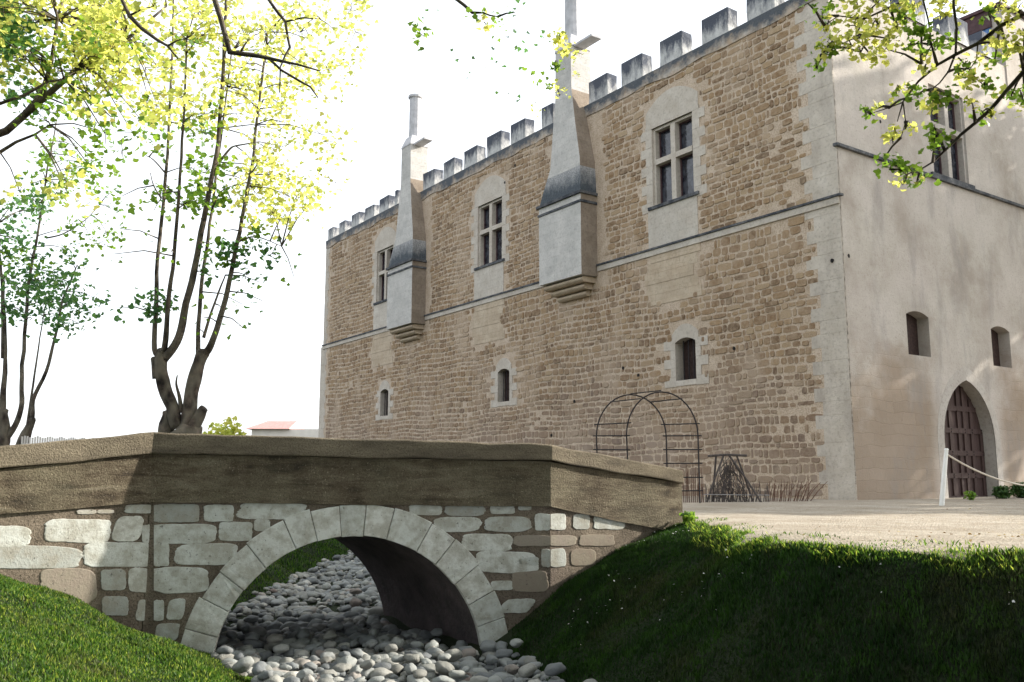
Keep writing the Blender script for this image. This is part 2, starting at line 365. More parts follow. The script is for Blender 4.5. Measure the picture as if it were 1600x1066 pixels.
FLOOR = -1.50
cps = [  # ditch centre (pushed down, then clamped), floor edges, banks, tops
 (-1.1,8.75,-2.2),(-1.9,10.7,-2.2),(-3.2,13,-2.2),(-3.1,16.5,-2.2),(-2.8,22,-2.2),(.3,6.2,-2.2),(1.2,3.5,-2.2),(-2.4,30,-2.2),(2,0,-2.2),
 (-2.4,8.75,-1.5),(.62,8.6,-1.5),(-3.0,10.4,-1.5),(-.35,11,-1.5),(.12,9.9,-1.5),(-4.15,16.5,-1.5),(-4.2,22.6,-1.5),(-4.95,16.5,-.95),(-5.0,22,-.95),(-5.0,14.6,-1.1),(-1.3,16.5,-1.5),(-1.0,22,-1.5),(-1.7,13.3,-1.5),(-4.9,12.7,-1.5),(-1.5,6.2,-1.5),(2.0,6.4,-1.45),(-.9,3.2,-1.45),(3.6,3,-1.4),
 (.47,11.2,-.92),(.98,11.5,-.55),(1.62,11.85,-.26),(2.31,12.3,-.03),(1.45,10,-.62),(1.5,8.7,-.85),(2.0,8.7,-.4),(2.38,8.6,.0),(2.36,10.6,.0),(2.9,7.45,.0),(3.9,7.0,.02),(3.0,6.4,-.75),(4.6,5.2,-.4),(5.5,6,.0),
 (-4.05,10.15,-1.2),(-4.35,9.9,-.95),(-4.8,9.5,-.62),(-5.2,9.2,-.42),(-6.3,8.6,-.05),(-4.2,7.5,-.62),(-4.0,6,-.5),(-3.1,8.6,-1.13),(-3.5,10.28,-1.32),(-2.9,9.5,-1.36),(-5.6,6,.0),(-7,7,.1),(-3.0,4.5,-.75),(-2.2,2,-.8),(-4.5,2,-.1),
 (0,0,-1.1),(3,12.2,.1),(4,10,.1),(6,8,.1),(8,12,.1),(4,16,.1),(1.2,16.5,.1),(1.4,22,.1),(2,30,.1),(-7.2,16.5,.1),(-7.2,22,.1),(-6.8,30,.1),(-8,12,.1),(-10,9,.1),(-10,3,.1),(9,3,.1),(6,2,-.2),(12,20,.1),(-12,25,.1),(10,30,.1),
]
cp = np.array(cps); 
def tps_fit(P, z, lam=.002):
    n = len(P); d = np.linalg.norm(P[:, None] - P[None], axis=2); K = np.where(d > 0, d * d * np.log(d + 1e-12), 0) + lam * np.eye(n)
    Q = np.hstack([np.ones((n, 1)), P]); Z = np.zeros((n + 3, n + 3)); Z[:n, :n] = K; Z[:n, n:] = Q; Z[n:, :n] = Q.T
    return np.linalg.solve(Z, np.concatenate([z, [0, 0, 0]]))
W_ = tps_fit(cp[:, :2], cp[:, 2])
def sstep(a, b, x): t = np.clip((x - a) / (b - a), 0, 1); return t * t * (3 - 2 * t)
def wob(X, Y):
    return (.035 * np.sin(X * 2.3 + 1.1 * np.sin(Y * 1.7)) + .03 * np.sin(Y * 2.9 + 1.3 * np.sin(X * 1.9)) + .016 * np.sin(X * 6.1 + Y * 3.7) + .013 * np.sin(Y * 7.3 - X * 4.1))
def terrain(X, Y):
    X = np.atleast_1d(np.asarray(X, float)); Y = np.atleast_1d(np.asarray(Y, float)); out = np.zeros(X.shape).ravel()
    xf, yf = X.ravel(), Y.ravel()
    for i in range(0, len(xf), 20000):
        p = np.stack([xf[i:i + 20000], yf[i:i + 20000]], 1); d = np.linalg.norm(p[:, None] - cp[None, :, :2], axis=2)
        out[i:i + 20000] = (d * d * np.log(d + 1e-12)) @ W_[:-3] + W_[-3] + p @ W_[-2:]
    z = out
    k = .10   # smooth clamp between the floor and the plateau
    z = -k * np.log(np.exp(-z / k) + 1)             # soft min with 0
    z = FLOOR + k * np.log(np.exp((z - FLOOR) / k) + 1)   # soft max with the floor
    z = z + wob(xf, yf) * np.clip(-z * 1.6, 0, 1) * .8
    m = sstep(-13, -11, xf) * (1 - sstep(11, 13, xf)) * (1 - sstep(31, 34, yf)) * sstep(-6, -3, yf)
    return (z * m).reshape(X.shape)
def tz(x, y): return float(terrain([x], [y])[0])

def grid_mesh(xs, ys, zf, name, mat, keep=None, dz=0.0):
    GX, GY = np.meshgrid(xs, ys); GZ = zf(GX, GY) + dz; nx, ny = len(xs), len(ys)
    v = np.stack([GX.ravel(), GY.ravel(), GZ.ravel()], 1)
    i, j = np.meshgrid(np.arange(nx - 1), np.arange(ny - 1)); a = (j * nx + i).ravel()
    f = np.stack([a, a + 1, a + nx + 1, a + nx], 1)
    if keep is not None:
        cx = v[f].mean(1); f = f[keep(cx[:, 0], cx[:, 1])]
        used = np.unique(f); rm = -np.ones(len(v), int); rm[used] = np.arange(len(used)); v = v[used]; f = rm[f]
    me = bpy.data.meshes.new(name); me.from_pydata(v.tolist(), [], f.tolist()); me.materials.append(mat)
    me.polygons.foreach_set('use_smooth', [True] * len(f)); me.update()
    o = bpy.data.objects.new(name, me); link(o); return o
xs = np.concatenate([[-900, -400, -200, -110, -70, -45, -30, -22, -17], np.arange(-14, 14.01, .14), [17, 22, 30, 45, 70, 110, 200, 400, 900]])
ys = np.concatenate([[-400, -150, -60, -30, -15, -8], np.arange(-4, 4, .3), np.arange(4, 35, .14), [38, 44, 55, 75, 110, 180, 300, 500, 900, 1600]])
tag(grid_mesh(xs, ys, terrain, 'ground', M['soil']), kind='structure')

# gravel forecourt: east of this edge line
GE = [(-30.0, 60.0), (-3.0, 34.0), (1.6, 26.0), (1.9, 18.0), (2.1, 14.6), (2.42, 12.3), (2.38, 11.4), (2.36, 10.6), (2.36, 9.4), (2.40, 8.7), (2.62, 7.95), (2.95, 7.5), (3.4, 7.22), (3.95, 7.05), (5.5, 6.7), (9, 6.2), (30, 5), (90, 2)]
gx = np.array([p[0] for p in GE]); gy = np.array([p[1] for p in GE])
def gravel_side(X, Y):
    """signed distance to the gravel edge, positive on the gravel"""
    X = np.asarray(X, float); Y = np.asarray(Y, float); best = np.full(X.shape, 1e9); sg = np.ones(X.shape)
    for i in range(len(GE) - 1):
        ax, ay, bx, by = gx[i], gy[i], gx[i + 1], gy[i + 1]; dx, dy = bx - ax, by - ay
        t = np.clip(((X - ax) * dx + (Y - ay) * dy) / (dx * dx + dy * dy), 0, 1)
        d = np.hypot(X - ax - t * dx, Y - ay - t * dy); cr = dx * (Y - ay) - dy * (X - ax)
        s_ = np.where(cr > 0, 1, -1); m = d < best - 1e-9; best = np.where(m, d, best); sg = np.where(m, s_, sg)
    return best * sg
def edge_noise(X, Y): return .07 * np.sin(X * 5.1 + Y * 2.2) + .06 * np.sin(Y * 6.3 - X * 3.1) + .04 * np.sin(X * 13 + Y * 9)
gxs = np.concatenate([np.arange(-3, 2, .5), np.arange(2, 8, .05), np.arange(8, 30, .6), [32, 40, 60, 90]])
gys = np.concatenate([[3], np.arange(5, 13.8, .05), np.arange(13.8, 36, .5), [38, 45, 60]])
tag(grid_mesh(gxs, gys, terrain, 'gravel_path', M['gravel'], lambda x, y: gravel_side(x, y) + edge_noise(x, y) > 0.02, dz=.006), kind='structure')

# grass blades
def blades(n, area, hmin, hmax, keep, wid=.006, lean=.5, seed=1):
    g = np.random.default_rng(seed); x = g.uniform(area[0], area[1], n); y = g.uniform(area[2], area[3], n)
    k = keep(x, y); x, y = x[k], y[k]; z = terrain(x, y)
    k = z > FLOOR + .06; x, y, z = x[k], y[k], z[k]; n = len(x)
    cl = .80 + .32 * np.sin(x * 3.3 + 2 * np.sin(y * 2.1)) * np.sin(y * 4.1 + x) + .35 * np.maximum(0, np.sin(x * 9.7 + 3 * np.sin(y * 5.3)) * np.sin(y * 8.9 + 2 * np.sin(x * 4.7))) ** 2      # clumps
    h = g.uniform(hmin, hmax, n) * cl; a = g.uniform(0, 2 * np.pi, n); l = g.uniform(.1, lean, n) * h; b = a + g.uniform(1.2, 1.9, n)
    w = wid * g.uniform(.6, 1.4, n)
    P = np.stack([x, y, z - .004], 1); side = np.stack([np.cos(a), np.sin(a), 0 * a], 1) * w[:, None]
    ln = np.stack([np.cos(b), np.sin(b), 0 * b], 1)
    mid = P + ln * (l * .35)[:, None]; mid[:, 2] += h * .6
    tip = P + ln * l[:, None]; tip[:, 2] += h
    V = np.stack([P - side, P + side, mid + side * .7, tip, mid - side * .7], 1)
    return V.reshape(-1, 3), g.random(n)
def near_bridge(x, y):     # inside the bridge body?
    u = (x - K1.x) * Umain.x + (y - K1.y) * Umain.y; v = -((x - K1.x) * Nmain.x + (y - K1.y) * Nmain.y)
    return v > -.0
Bv = []; Br = []
def addb(*a, rr=(0, .85), **k): v, r = blades(*a, **k); Bv.append(v); Br.append(rr[0] + (rr[1] - rr[0]) * r)
lawn = lambda x, y: (gravel_side(x, y) + edge_noise(x, y) < .03)
addb(150000, (-6.2, -.9, 5.6, 10.8), .022, .055, lambda x, y: lawn(x, y) & (x > -.64 * y), seed=1, rr=(.3, 1))  # left bank: sunlight put into a brighter blade tone range
addb(190000, (0, 4.7, 5.2, 13.2), .025, .06, lambda x, y: lawn(x, y) & (x < .62 * y) & (gravel_side(x, y) > -3.2), seed=2, rr=(0, .28))  # right bank: its shade put into a darker blade tone range
addb(60000, (-9, -3.5, 13, 26), .03, .07, lambda x, y: lawn(x, y) & (x < -4.2 ) & (x > -.48 * y), wid=.011, seed=3)
addb(90000, (2, 7.5, 6, 13.2), .025, .075, lambda x, y: (np.abs(gravel_side(x, y) + edge_noise(x, y) + .06) < .17), seed=4, lean=.9, rr=(.6, 1))  # crest fringe: sunlit rim put into the brightest blade tones
addb(9000, (2.3, 8, 6, 13.2), .02, .05, lambda x, y: (np.abs(gravel_side(x, y) - .3 + .4 * np.sin(x * 4) * np.sin(y * 3)) < .25), seed=5, lean=.9, rr=(.35, 1))
addb(90000, (-11, -3.4, 2.5, 12), .03, .06, lambda x, y: lawn(x, y) & (x <= -.64 * y) & ~((x > -6.5) & (y > 8.3)), wid=.01, seed=8, rr=(.3, 1))
addb(50000, (-2, 9, 2.5, 6.8), .03, .06, lambda x, y: lawn(x, y) & ((x >= .62 * y) | (y < 5.2)), wid=.009, seed=9, rr=(0, .5))
gr = fast_mesh('grass', np.concatenate(Bv), 5, M['blade'], np.concatenate(Br)); tag(gr, 'short green lawn grass covering the ditch banks', 'grass', kind='stuff')

# ------------------------------------------------------------------ river stones
def pebble_verts(seed, sub=3):
    import bmesh
    bm = bmesh.new(); bmesh.ops.create_icosphere(bm, subdivisions=sub, radius=1); rs = random.Random(seed); o = Vector((rs.random() * 50, rs.random() * 50, 0))
    ax = (rs.uniform(.8, 1.1), rs.uniform(.6, .85), rs.uniform(.42, .62)); 
    for v in bm.verts:
        n = noise.noise(v.co * 1.1 + o) * .30 + noise.noise(v.co * 2.6 + o) * .09
        p = v.co * (1 + n); v.co = Vector((p.x * ax[0], p.y * ax[1], p.z * ax[2]))
    vs = [v.co.copy() for v in bm.verts]; fs = [tuple(v.index for v in f.verts) for f in bm.faces]; bm.free(); return vs, fs
pm = []
for k in range(14):
    vs, fs = pebble_verts(k); me = bpy.data.meshes.new('river_stone'); me.from_pydata([tuple(v) for v in vs], [], fs); me.materials.append(M['pebble'])
    me.polygons.foreach_set('use_smooth', [True] * len(fs)); me.update(); pm.append((me, vs, fs))
def in_abut(x, y):     # under the masonry of the bridge
    v = -((x - K1.x) * Nmain.x + (y - K1.y) * Nmain.y); depth = VV.dot(-Nmain)
    if v < -.1 or v > depth + .1: return False
    u = (x - K1.x) * Umain.x + (y - K1.y) * Umain.y - VV.dot(Umain) * (v / depth)
    return abs(u - 2.25) > 1.42
pts = []
y = 7.6
while y < 25:
    x = -5.6; st = .12 if y < 13 else .15
    while x < 2.4:
        X = x + random.uniform(-.07, .07); Y = y + random.uniform(-.07, .07)
        z = tz(X, Y)
        lim = FLOOR + (.10 if y < 12 else .2)
        if z < lim and not in_abut(X, Y) and not (Y > 13.2 and X < -4.25): pts.append((X, Y, z))
        x += st
    y += .115 if y < 13 else .14
pts2 = []
for (X, Y, z) in pts:
    s_ = random.choice([.045, .055, .065, .07, .08, .09, .10, .125]) * random.uniform(.9, 1.1)
    pts2.append((X, Y, z + s_ * random.uniform(.1, .55), s_))
for _ in range(170):   # second layer
    X, Y, z = random.choice([p for p in pts if p[1] < 12 or random.random() < .3]); s_ = random.uniform(.06, .12); pts2.append((X, Y, z + .1 + s_ * .4, s_))
# keep only what the ditch view shows, nearest first
pts2.sort(key=lambda p: p[1])
vis = [p for p in pts2 if p[1] > 8.25 and p[0] > -.58 * p[1]]
near = vis[:300]; rest = [p for p in pts2 if p not in set(near)]
for i, (X, Y, z, s_) in enumerate(near):
    o = bpy.data.objects.new('river_stone', pm[random.randrange(14)][0]); col.objects.link(o)
    o.location = (X, Y, z); o.rotation_euler = (random.uniform(-.35, .35), random.uniform(-.35, .35), random.uniform(0, 6.28)); k = s_ * random.uniform(.9, 1.15); o.scale = (k, k, k)
    tag(o, 'rounded grey river stone lying in the ditch under and before the arch', 'stone', 'river stones in the ditch')
mb = MB()
for (X, Y, z, s_) in rest:
    me, vs, fs = pm[random.randrange(14)]
    Rm = Matrix.Rotation(random.uniform(0, 6.28), 3, 'Z') @ Matrix.Rotation(random.uniform(-.35, .35), 3, 'X')
    mb.add([(Rm @ v) * s_ + Vector((X, Y, z)) for v in vs], fs)
tag(mb.build('river_stones', M['pebble'], smooth=True), 'mass of pale river stones filling the ditch bed beyond the arch', 'stones', kind='stuff')

# ------------------------------------------------------------------ bridge
bridge = empty('stone_bridge', (K1.x + 2, K1.y + 1.5, FLOOR), 'low stone footbridge with one round arch and a thick coping over the ditch', 'bridge')
path = [LE, K1, K2, RE]
def path_frames():
    P = [Vector((p.x, p.y, 0)) for p in path]; out = []
    for i, p in enumerate(P):
        ds = []
        if i > 0: ds.append((P[i] - P[i - 1]).normalized())
        if i < len(P) - 1: ds.append((P[i + 1] - P[i]).normalized())
        ns = [Vector((d.y, -d.x, 0)) for d in ds]; n = sum(ns, Vector()).normalized(); k = 1 / max(.5, n.dot(ns[0])); out.append((p, n * k))
    return out
PF = path_frames()
def strip_solid(mb, offs, zlo, zhi, sub=14, rough=0.0):
    """solid following the parapet path: offs=(front,back), zlo/zhi lists of heights per path node"""
    rows = []
    for i in range(len(PF) - 1):
        p0, n0 = PF[i]; p1, n1 = PF[i + 1]
        for k in range(sub + (1 if i == len(PF) - 2 else 0)):
            t = k / sub; p = p0.lerp(p1, t); n = n0.lerp(n1, t)
            a, b = zlo[i] * (1 - t) + zlo[i + 1] * t, zhi[i] * (1 - t) + zhi[i + 1] * t
            j = lambda q, s: rough * noise.noise(Vector((q.x * 2.1, q.y * 2.1, s)))
            rows.append([p + n * (offs[0] + j(p, 3)) + Vector((0, 0, a + j(p, 5))), p + n * (offs[0] + j(p, 3)) + Vector((0, 0, b + j(p, 9))), p + n * offs[1] + Vector((0, 0, b + j(p, 9))), p + n * offs[1] + Vector((0, 0, a))])
    v = [q for r in rows for q in r]; f = []
    for i in range(len(rows) - 1):
        for k in range(4): a, b = i * 4 + k, i * 4 + (k + 1) % 4; f.append((a, b, b + 4, a + 4))
    f += [(3, 2, 1, 0), tuple(len(v) - 4 + k for k in range(4))]; mb.add(v, f)
ctop = [LE.z, K1.z, K2.z, RE.z]; cth = [.235, .232, .205, .175]; cbot = [a - b for a, b in zip(ctop, cth)]
pbot = [.10, .285, .195, -.20]
mb = MB(); strip_solid(mb, (.0, -.40), pbot, [c - .004 for c in cbot], rough=.012); mb.build('parapet', M['parapet'], bridge)
mb = MB(); strip_solid(mb, (.045, -.47), cbot, ctop, 18, rough=.022); cp_o = mb.build('coping', M['coping'], bridge)
bv = cp_o.modifiers.new('edge', 'BEVEL'); bv.width = .018; bv.segments = 2; bv.limit_method = 'ANGLE'
# piers at the knees and mid-joint strips of pale mortar
mb = MB()
for (u, w) in ((0.0, .0), ):
    pass
# spandrel wall with the arch
AC = (2.25, -1.64); RI = 1.52; RO = 1.88
def arch_z(u):
    d = RI + .15
    return AC[1] + math.sqrt(max(0, d * d - (u - AC[0]) ** 2)) if abs(u - AC[0]) < d else -9
mb = MB(); Lm = (Vector((K2.x, K2.y, 0)) - Vector((K1.x, K1.y, 0))).length
OFFS = -.035
def wallcol(mb, f0, f1, za0, za1, zb0, zb1):
    mb.quad(f0(za0), f1(za1), f1(zb1), f0(zb0))
us = np.linspace(0, Lm, 60)
for a, b in zip(us[:-1], us[1:]):
    t0, t1 = a / Lm, b / Lm; top0 = pbot[1] * (1 - t0) + pbot[2] * t0 + .02; top1 = pbot[1] * (1 - t1) + pbot[2] * t1 + .02
    z0, z1 = max(-1.75, arch_z(a)), max(-1.75, arch_z(b))
    n0, n1 = PF[1][1], PF[2][1]
    for (off, sg) in ((OFFS, 0),):
        mb.quad(bp(a, off, z0), bp(b, off, z1), bp(b, off, top1), bp(a, off, top0))
for i in (0, 2):
    p0, n0 = PF[i]; p1, n1 = PF[i + 1]
    for k in range(16):
        t0, t1 = k / 16, (k + 1) / 16; q0, q1 = p0.lerp(p1, t0) + n0.lerp(n1, t0) * OFFS, p0.lerp(p1, t1) + n0.lerp(n1, t1) * OFFS
        h0, h1 = pbot[i] * (1 - t0) + pbot[i + 1] * t0 + .02, pbot[i] * (1 - t1) + pbot[i + 1] * t1 + .02
        mb.quad(q0 + Vector((0, 0, -1.75)), q1 + Vector((0, 0, -1.75)), q1 + Vector((0, 0, h1)), q0 + Vector((0, 0, h0)))
p, n = PF[3]; mb.quad(p + n * OFFS + Vector((0, 0, -1)), p - n * .4 + Vector((0, 0, -1)), p - n * .4 + Vector((0, 0, pbot[3] + .02)), p + n * OFFS + Vector((0, 0, pbot[3] + .02)))
spw = mb
# arch ring of voussoirs
mb = MB(); angs = [-4]; rs = random.Random(3)
while angs[-1] < 184: angs.append(angs[-1] + rs.choice([9.5, 11, 12.5, 14.5, 10.2]))
def ring_stone(mb, a0, a1, ri, ro, off, dep, rnd):
    N = 5; vs = []
    A0, A1 = R(a0), R(a1)
    def P(a, r, o): return bp(AC[0] + r * math.cos(a), o, AC[1] + r * math.sin(a))
    jt = lambda k: .010 * noise.noise(Vector((a0 * .3, k * 1.7, ri)))
    outer = [(A0 + (A1 - A0) * k / N, ri) for k in range(N + 1)] + [(A1 + (A0 - A1) * k / N, ro) for k in range(N + 1)]
    ca = (A0 + A1) / 2; cr = (ri + ro) / 2; n = len(outer)
    base = [P(a, r, off - dep) for a, r in outer]
    front = [P(ca + (a - ca) * .992, cr + (r - cr) * .99, off + jt(i) - .007) for i, (a, r) in enumerate(outer)]
    inn = [P(ca + (a - ca) * .94, cr + (r - cr) * .95, off + jt(i + 20)) for i, (a, r) in enumerate(outer)]
    v = base + front + inn; f = [(i, (i + 1) % n, n + (i + 1) % n, n + i) for i in range(n)] + [(n + i, n + (i + 1) % n, 2 * n + (i + 1) % n, 2 * n + i) for i in range(n)] + [tuple(2 * n + i for i in range(n))]
    mb.add(v, f, 0, rnd)
for a0, a1 in zip(angs[:-1], angs[1:]):
    ring_stone(mb, a0 + .07, a1 - .07, RI + rs.uniform(-.008, .008), RO + rs.uniform(-.02, .03), -.006, .2, rs.uniform(.35, .72))
mb.build('arch_ring', M['bstone'], bridge)
# vault
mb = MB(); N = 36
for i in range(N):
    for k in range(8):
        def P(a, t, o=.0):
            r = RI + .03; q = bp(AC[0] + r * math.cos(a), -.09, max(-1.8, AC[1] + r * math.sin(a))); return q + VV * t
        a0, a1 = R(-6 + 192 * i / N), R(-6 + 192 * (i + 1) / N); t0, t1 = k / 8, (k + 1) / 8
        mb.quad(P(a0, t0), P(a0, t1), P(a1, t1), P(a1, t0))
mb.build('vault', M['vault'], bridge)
# far face, far parapet and deck
mb = MB()
for a, b in zip(us[:-1], us[1:]):
    z0, z1 = max(-1.75, arch_z(a) - .12), max(-1.75, arch_z(b) - .12)
    q = lambda u, z, o=0: bp(u, -.09, z) + VV * (1 + o)
    mb.quad(q(b, z1), q(a, z0), q(a, .3), q(b, .3))
f0 = bp(0, -.09, 0) + VV; f1 = bp(Lm, -.09, 0) + VV; fl = f0 + Vector((-1.6, -.9, 0)); fr = f1 + Vector((1.5, 1.6, 0))
for a, b in ((fl, f0), (f1, fr)):
    mb.quad(b + Vector((0, 0, -1.75)), a + Vector((0, 0, -1.75)), a + Vector((0, 0, .3)), b + Vector((0, 0, .3)))
mb.build('back_wall', M['bmortar'], bridge)
mb = MB(); mc = MB()
for a, b, h0, h1 in ((fl, f0, .7, .9), (f0, f1, .9, .84), (f1, fr, .84, .6)):
    d = (b - a).normalized(); n = Vector((d.y, -d.x, 0))
    for m_, w0, w1, za, zb in ((mb, -.02, .36, (-.2, -.2), (h0 - .2, h1 - .2)), (mc, -.06, .4, (h0 - .196, h1 - .196), (h0, h1))):
        P = [a + n * w1, b + n * w1, b + n * w0, a + n * w0]; z = lambda p, zz: Vector((p.x, p.y, zz))
        m_.box8([z(P[0], za[0]), z(P[1], za[1]), z(P[2], za[1]), z(P[3], za[0]), z(P[0], zb[0]), z(P[1], zb[1]), z(P[2], zb[1]), z(P[3], zb[0])])
mb.build('parapet', M['parapet'], bridge); mc.build('coping', M['coping'], bridge)
mb = MB(); z = lambda p, zz: Vector((p.x, p.y, zz))
near_p = [p for p, n in PF]; far_p = [fl, f0, f1, fr]; hz = [.05, .27, .2, .03]
for i in range(3):
    mb.quad(z(near_p[i] - PF[i][1] * .38, hz[i]), z(near_p[i + 1] - PF[i + 1][1] * .38, hz[i + 1]), z(far_p[i + 1], hz[i + 1]), z(far_p[i], hz[i]))
mb.build('deck', M['gravel'], bridge)

# dressed blocks set in the mortar, each at its place on the face
def face_point(px, py, off):
    """where the sight line through the photo pixel meets the bridge face"""
    segs = [(LE, K1), (K1, K2), (K2, RE)]; i = 0 if px < 240 else (1 if px < 860 else 2)
    a, b = segs[i]; d = Vector((b.x - a.x, b.y - a.y, 0)).normalized(); n = Vector((d.y, -d.x, 0))
    q = at(px, py, 10.0) - Vector((0, 0, EYE)); p0 = Vector((a.x, a.y, 0)) + n * off
    t = (p0 - Vector((0, 0, 0))).dot(n) / Vector((q.x, q.y, 0)).dot(n); return Vector((q.x * t, q.y * t, EYE + q.z * t))
def block(mb, x0, y0, x1, y1, rnd, sk=0, sq=0, seed=0, th=.008):
    rs = random.Random(seed); N = 48; cx, cy = (x0 + x1) / 2, (y0 + y1) / 2; hw, hh = (x1 - x0) / 2, (y1 - y0) / 2; e = rs.uniform(3.6, 7); hw += .5; hh += .5
    outl = []
    for k in range(N):
        a = 2 * math.pi * k / N; c, s_ = math.cos(a), math.sin(a); r = (abs(c) ** e + abs(s_) ** e) ** (-1 / e)
        j = 1 + .085 * noise.noise(Vector((c * 1.6 + seed * 3.1, s_ * 1.6, seed))) + .05 * noise.noise(Vector((c * 5 + seed, s_ * 5, 0))) + .035 * noise.noise(Vector((c * 14 + seed, s_ * 14, 7)))
        X_ = cx + hw * c * r * j + sk * s_ * r
        if sq and abs(c * r) > .80 and c * sq > 0: X_ = cx + (hw - .5) * sq
        outl.append((X_, cy + hh * s_ * r * j))
    rings = [(1.0, -.02), (.99, th * .6), (.955, th), (.5, th * 1.1)]; v = []
    for (k, o) in rings:
        for (x, y) in outl: v.append(face_point(x if sq and abs(x - cx - (hw - .5) * sq) < .01 else cx + (x - cx) * k, cy + (y - cy) * k, OFFS + o))
    f = []
    for r_ in range(len(rings) - 1):
        for i in range(N): a, b = r_ * N + i, r_ * N + (i + 1) % N; f.append((b, a, a + N, b + N))
    f.append(tuple(range(3 * N, 4 * N))[::-1]); mb.add(v, f, 1, rnd)
blk = [(-60,822,48,855,.45),(70,812,174,848,.5),(178,807,222,846,.66,-6),(-70,853,129,889,.12),(131,848,239.6,886,.42,0,1),(240.4,848,264,885,.42,0,-1),(120,797,150,803,.85),(152,797,178,802,.88),(195,789,239.6,802,.2,0,1),
 (240.4,788,312,816,.02,0,-1),(318,789,365,815,.35),(372,785,478,811,.45,-4),(240.4,819,338,850,.38,0,-1),(222,820,239.6,849,.38,0,1),(342,816,394,845,.35),(397,812,422,830,.4),(274,850,371,882,.46,-3),
 (62,888,150,944,.97),(158,890,196,922,.12),(201,888,239.6,925,.46,0,1),(240.4,887,326,926,.46,0,-1),(160,932,200,962,.02),(240.4,938,256,970,.33,0,-1),(214,937,239.6,970,.33,-3,1),(262,936,288,968,.36,-3),(243,975,279,1001,.22,-3),
 (640,789,690,805,.4),(695,789,758,806,.03),(766,790,804,803,.34),(810,789,830,797,.3),(677,808,752,831,.45),(757,808,829,831,.24),(836,803,859.6,829,.5,0,1),(860.4,803,884,828,.5,0,-1),(896,804,921,827,.2),(928,804,976,827,.42),
 (722,835,800,861,.62),(744,862,838,895,.58,5),(800,870,842,885,.3),(846,858,859.6,886,.2,0,1),(860.4,858,884,886,.2,0,-1),(768,908,801,922,.5),(784,936,832,958,.36,-8),(803,837,859.6,853,.96,0,1),(860.4,837,900,853,.96,0,-1),(905,836,960,853,.98),(892,858,930,884,.99),(800,892,856,925,.98)]
mb = spw
for i, b in enumerate(blk): block(mb, b[0], b[1], b[2], b[3], b[4], b[5] if len(b) > 5 else 0, b[6] if len(b) > 6 else 0, i + 1)
mb.build('spandrel_wall', [M['bmortar'], M['bstone']], bridge, smooth=False)

# ------------------------------------------------------------------ castle
castle = empty('castle', C, 'battlemented stone castle with brown rubble side wall and pale end facade', 'castle')
ZT = 13.4
MUL = [(4.9, 6.65), (15.1, 16.85), (24.3, 26.0)]; SML = [(5.04, 5.86), (14.58, 15.36), (24.5, 25.3)]
def seg_arch(a, b, z, rise, n=8): return [(a + (b - a) * i / n, z + rise * (1 - (2 * i / n - 1) ** 2)) for i in range(n + 1)]
def pointed(a, b, zs, zt, n=10):
    c = (a + b) / 2; pts = []
    hgt = zt - zs; w = (b - a) / 2; r = (w * w + hgt * hgt) / (2 * w)
    th = math.acos(max(-1, min(1, (r - w) / r)))
    for i in range(n + 1): q = th * i / n; pts.append((a + r - r * math.cos(q), zs + r * math.sin(q)))
    return pts + [(a + b - p[0], p[1]) for p in pts[::-1][1:]]
def wall_shell(mb, W, s0, s1, z0, z1, ops, ztop=None):
    """ops: list of (a,b,zlo,profile list of (s,z) from a to b) ; wall with holes"""
    ss = sorted(set([s0, s1] + [q for o in ops for q in (o[0], o[1])]))
    for a, b in zip(ss[:-1], ss[1:]):
        inside = sorted([o for o in ops if o[0] <= a + 1e-6 and o[1] >= b - 1e-6], key=lambda o: o[2])
        z = z0
        for o in inside:
            if o[2] > z + 1e-6: mb.quad(W(a, 0, z), W(b, 0, z), W(b, 0, o[2]), W(a, 0, o[2]))
            zt = max(p[1] for p in o[3]) + .02
            for (p, q) in zip(o[3][:-1], o[3][1:]):
                if q[0] - p[0] < 1e-6 or q[0] <= a + 1e-6 or p[0] >= b - 1e-6: continue
                lerp = lambda x, p=p, q=q: (x, p[1] + (q[1] - p[1]) * (x - p[0]) / (q[0] - p[0]))
                p, q = lerp(max(p[0], a)), lerp(min(q[0], b))
                if True: mb.quad(W(p[0], 0, p[1]), W(q[0], 0, q[1]), W(q[0], 0, zt), W(p[0], 0, zt))
            z = zt
        mb.quad(W(a, 0, z), W(b, 0, z), W(b, 0, z1), W(a, 0, z1))
def reveal(mb, W, a, b, zlo, prof, dep, m=0):
    loop = [(a, zlo)] + list(prof) + [(b, zlo)]
    for p, q in zip(loop, loop[1:] + loop[:1]): mb.quad(W(p[0], 0, p[1]), W(p[0], -dep, p[1]), W(q[0], -dep, q[1]), W(q[0], 0, q[1]), m)
def infill(mb, W, a, b, zlo, prof, off): mb.add([W(a, off, zlo)] + [W(p[0], off, p[1]) for p in prof] + [W(b, off, zlo)], [tuple(range(len(prof) + 2))], 0, .5)
opsL = [(a, b, 8.95, [(a, 11.5), (b, 11.5)]) for a, b in MUL] + [(a, b, 3.38, seg_arch(a, b, 4.52, .12)) for a, b in SML]
mb = MB(); wall_shell(mb, wl, 0, 32.3, -1, ZT, opsL); mb.build('side_wall', M['mortar'], castle)
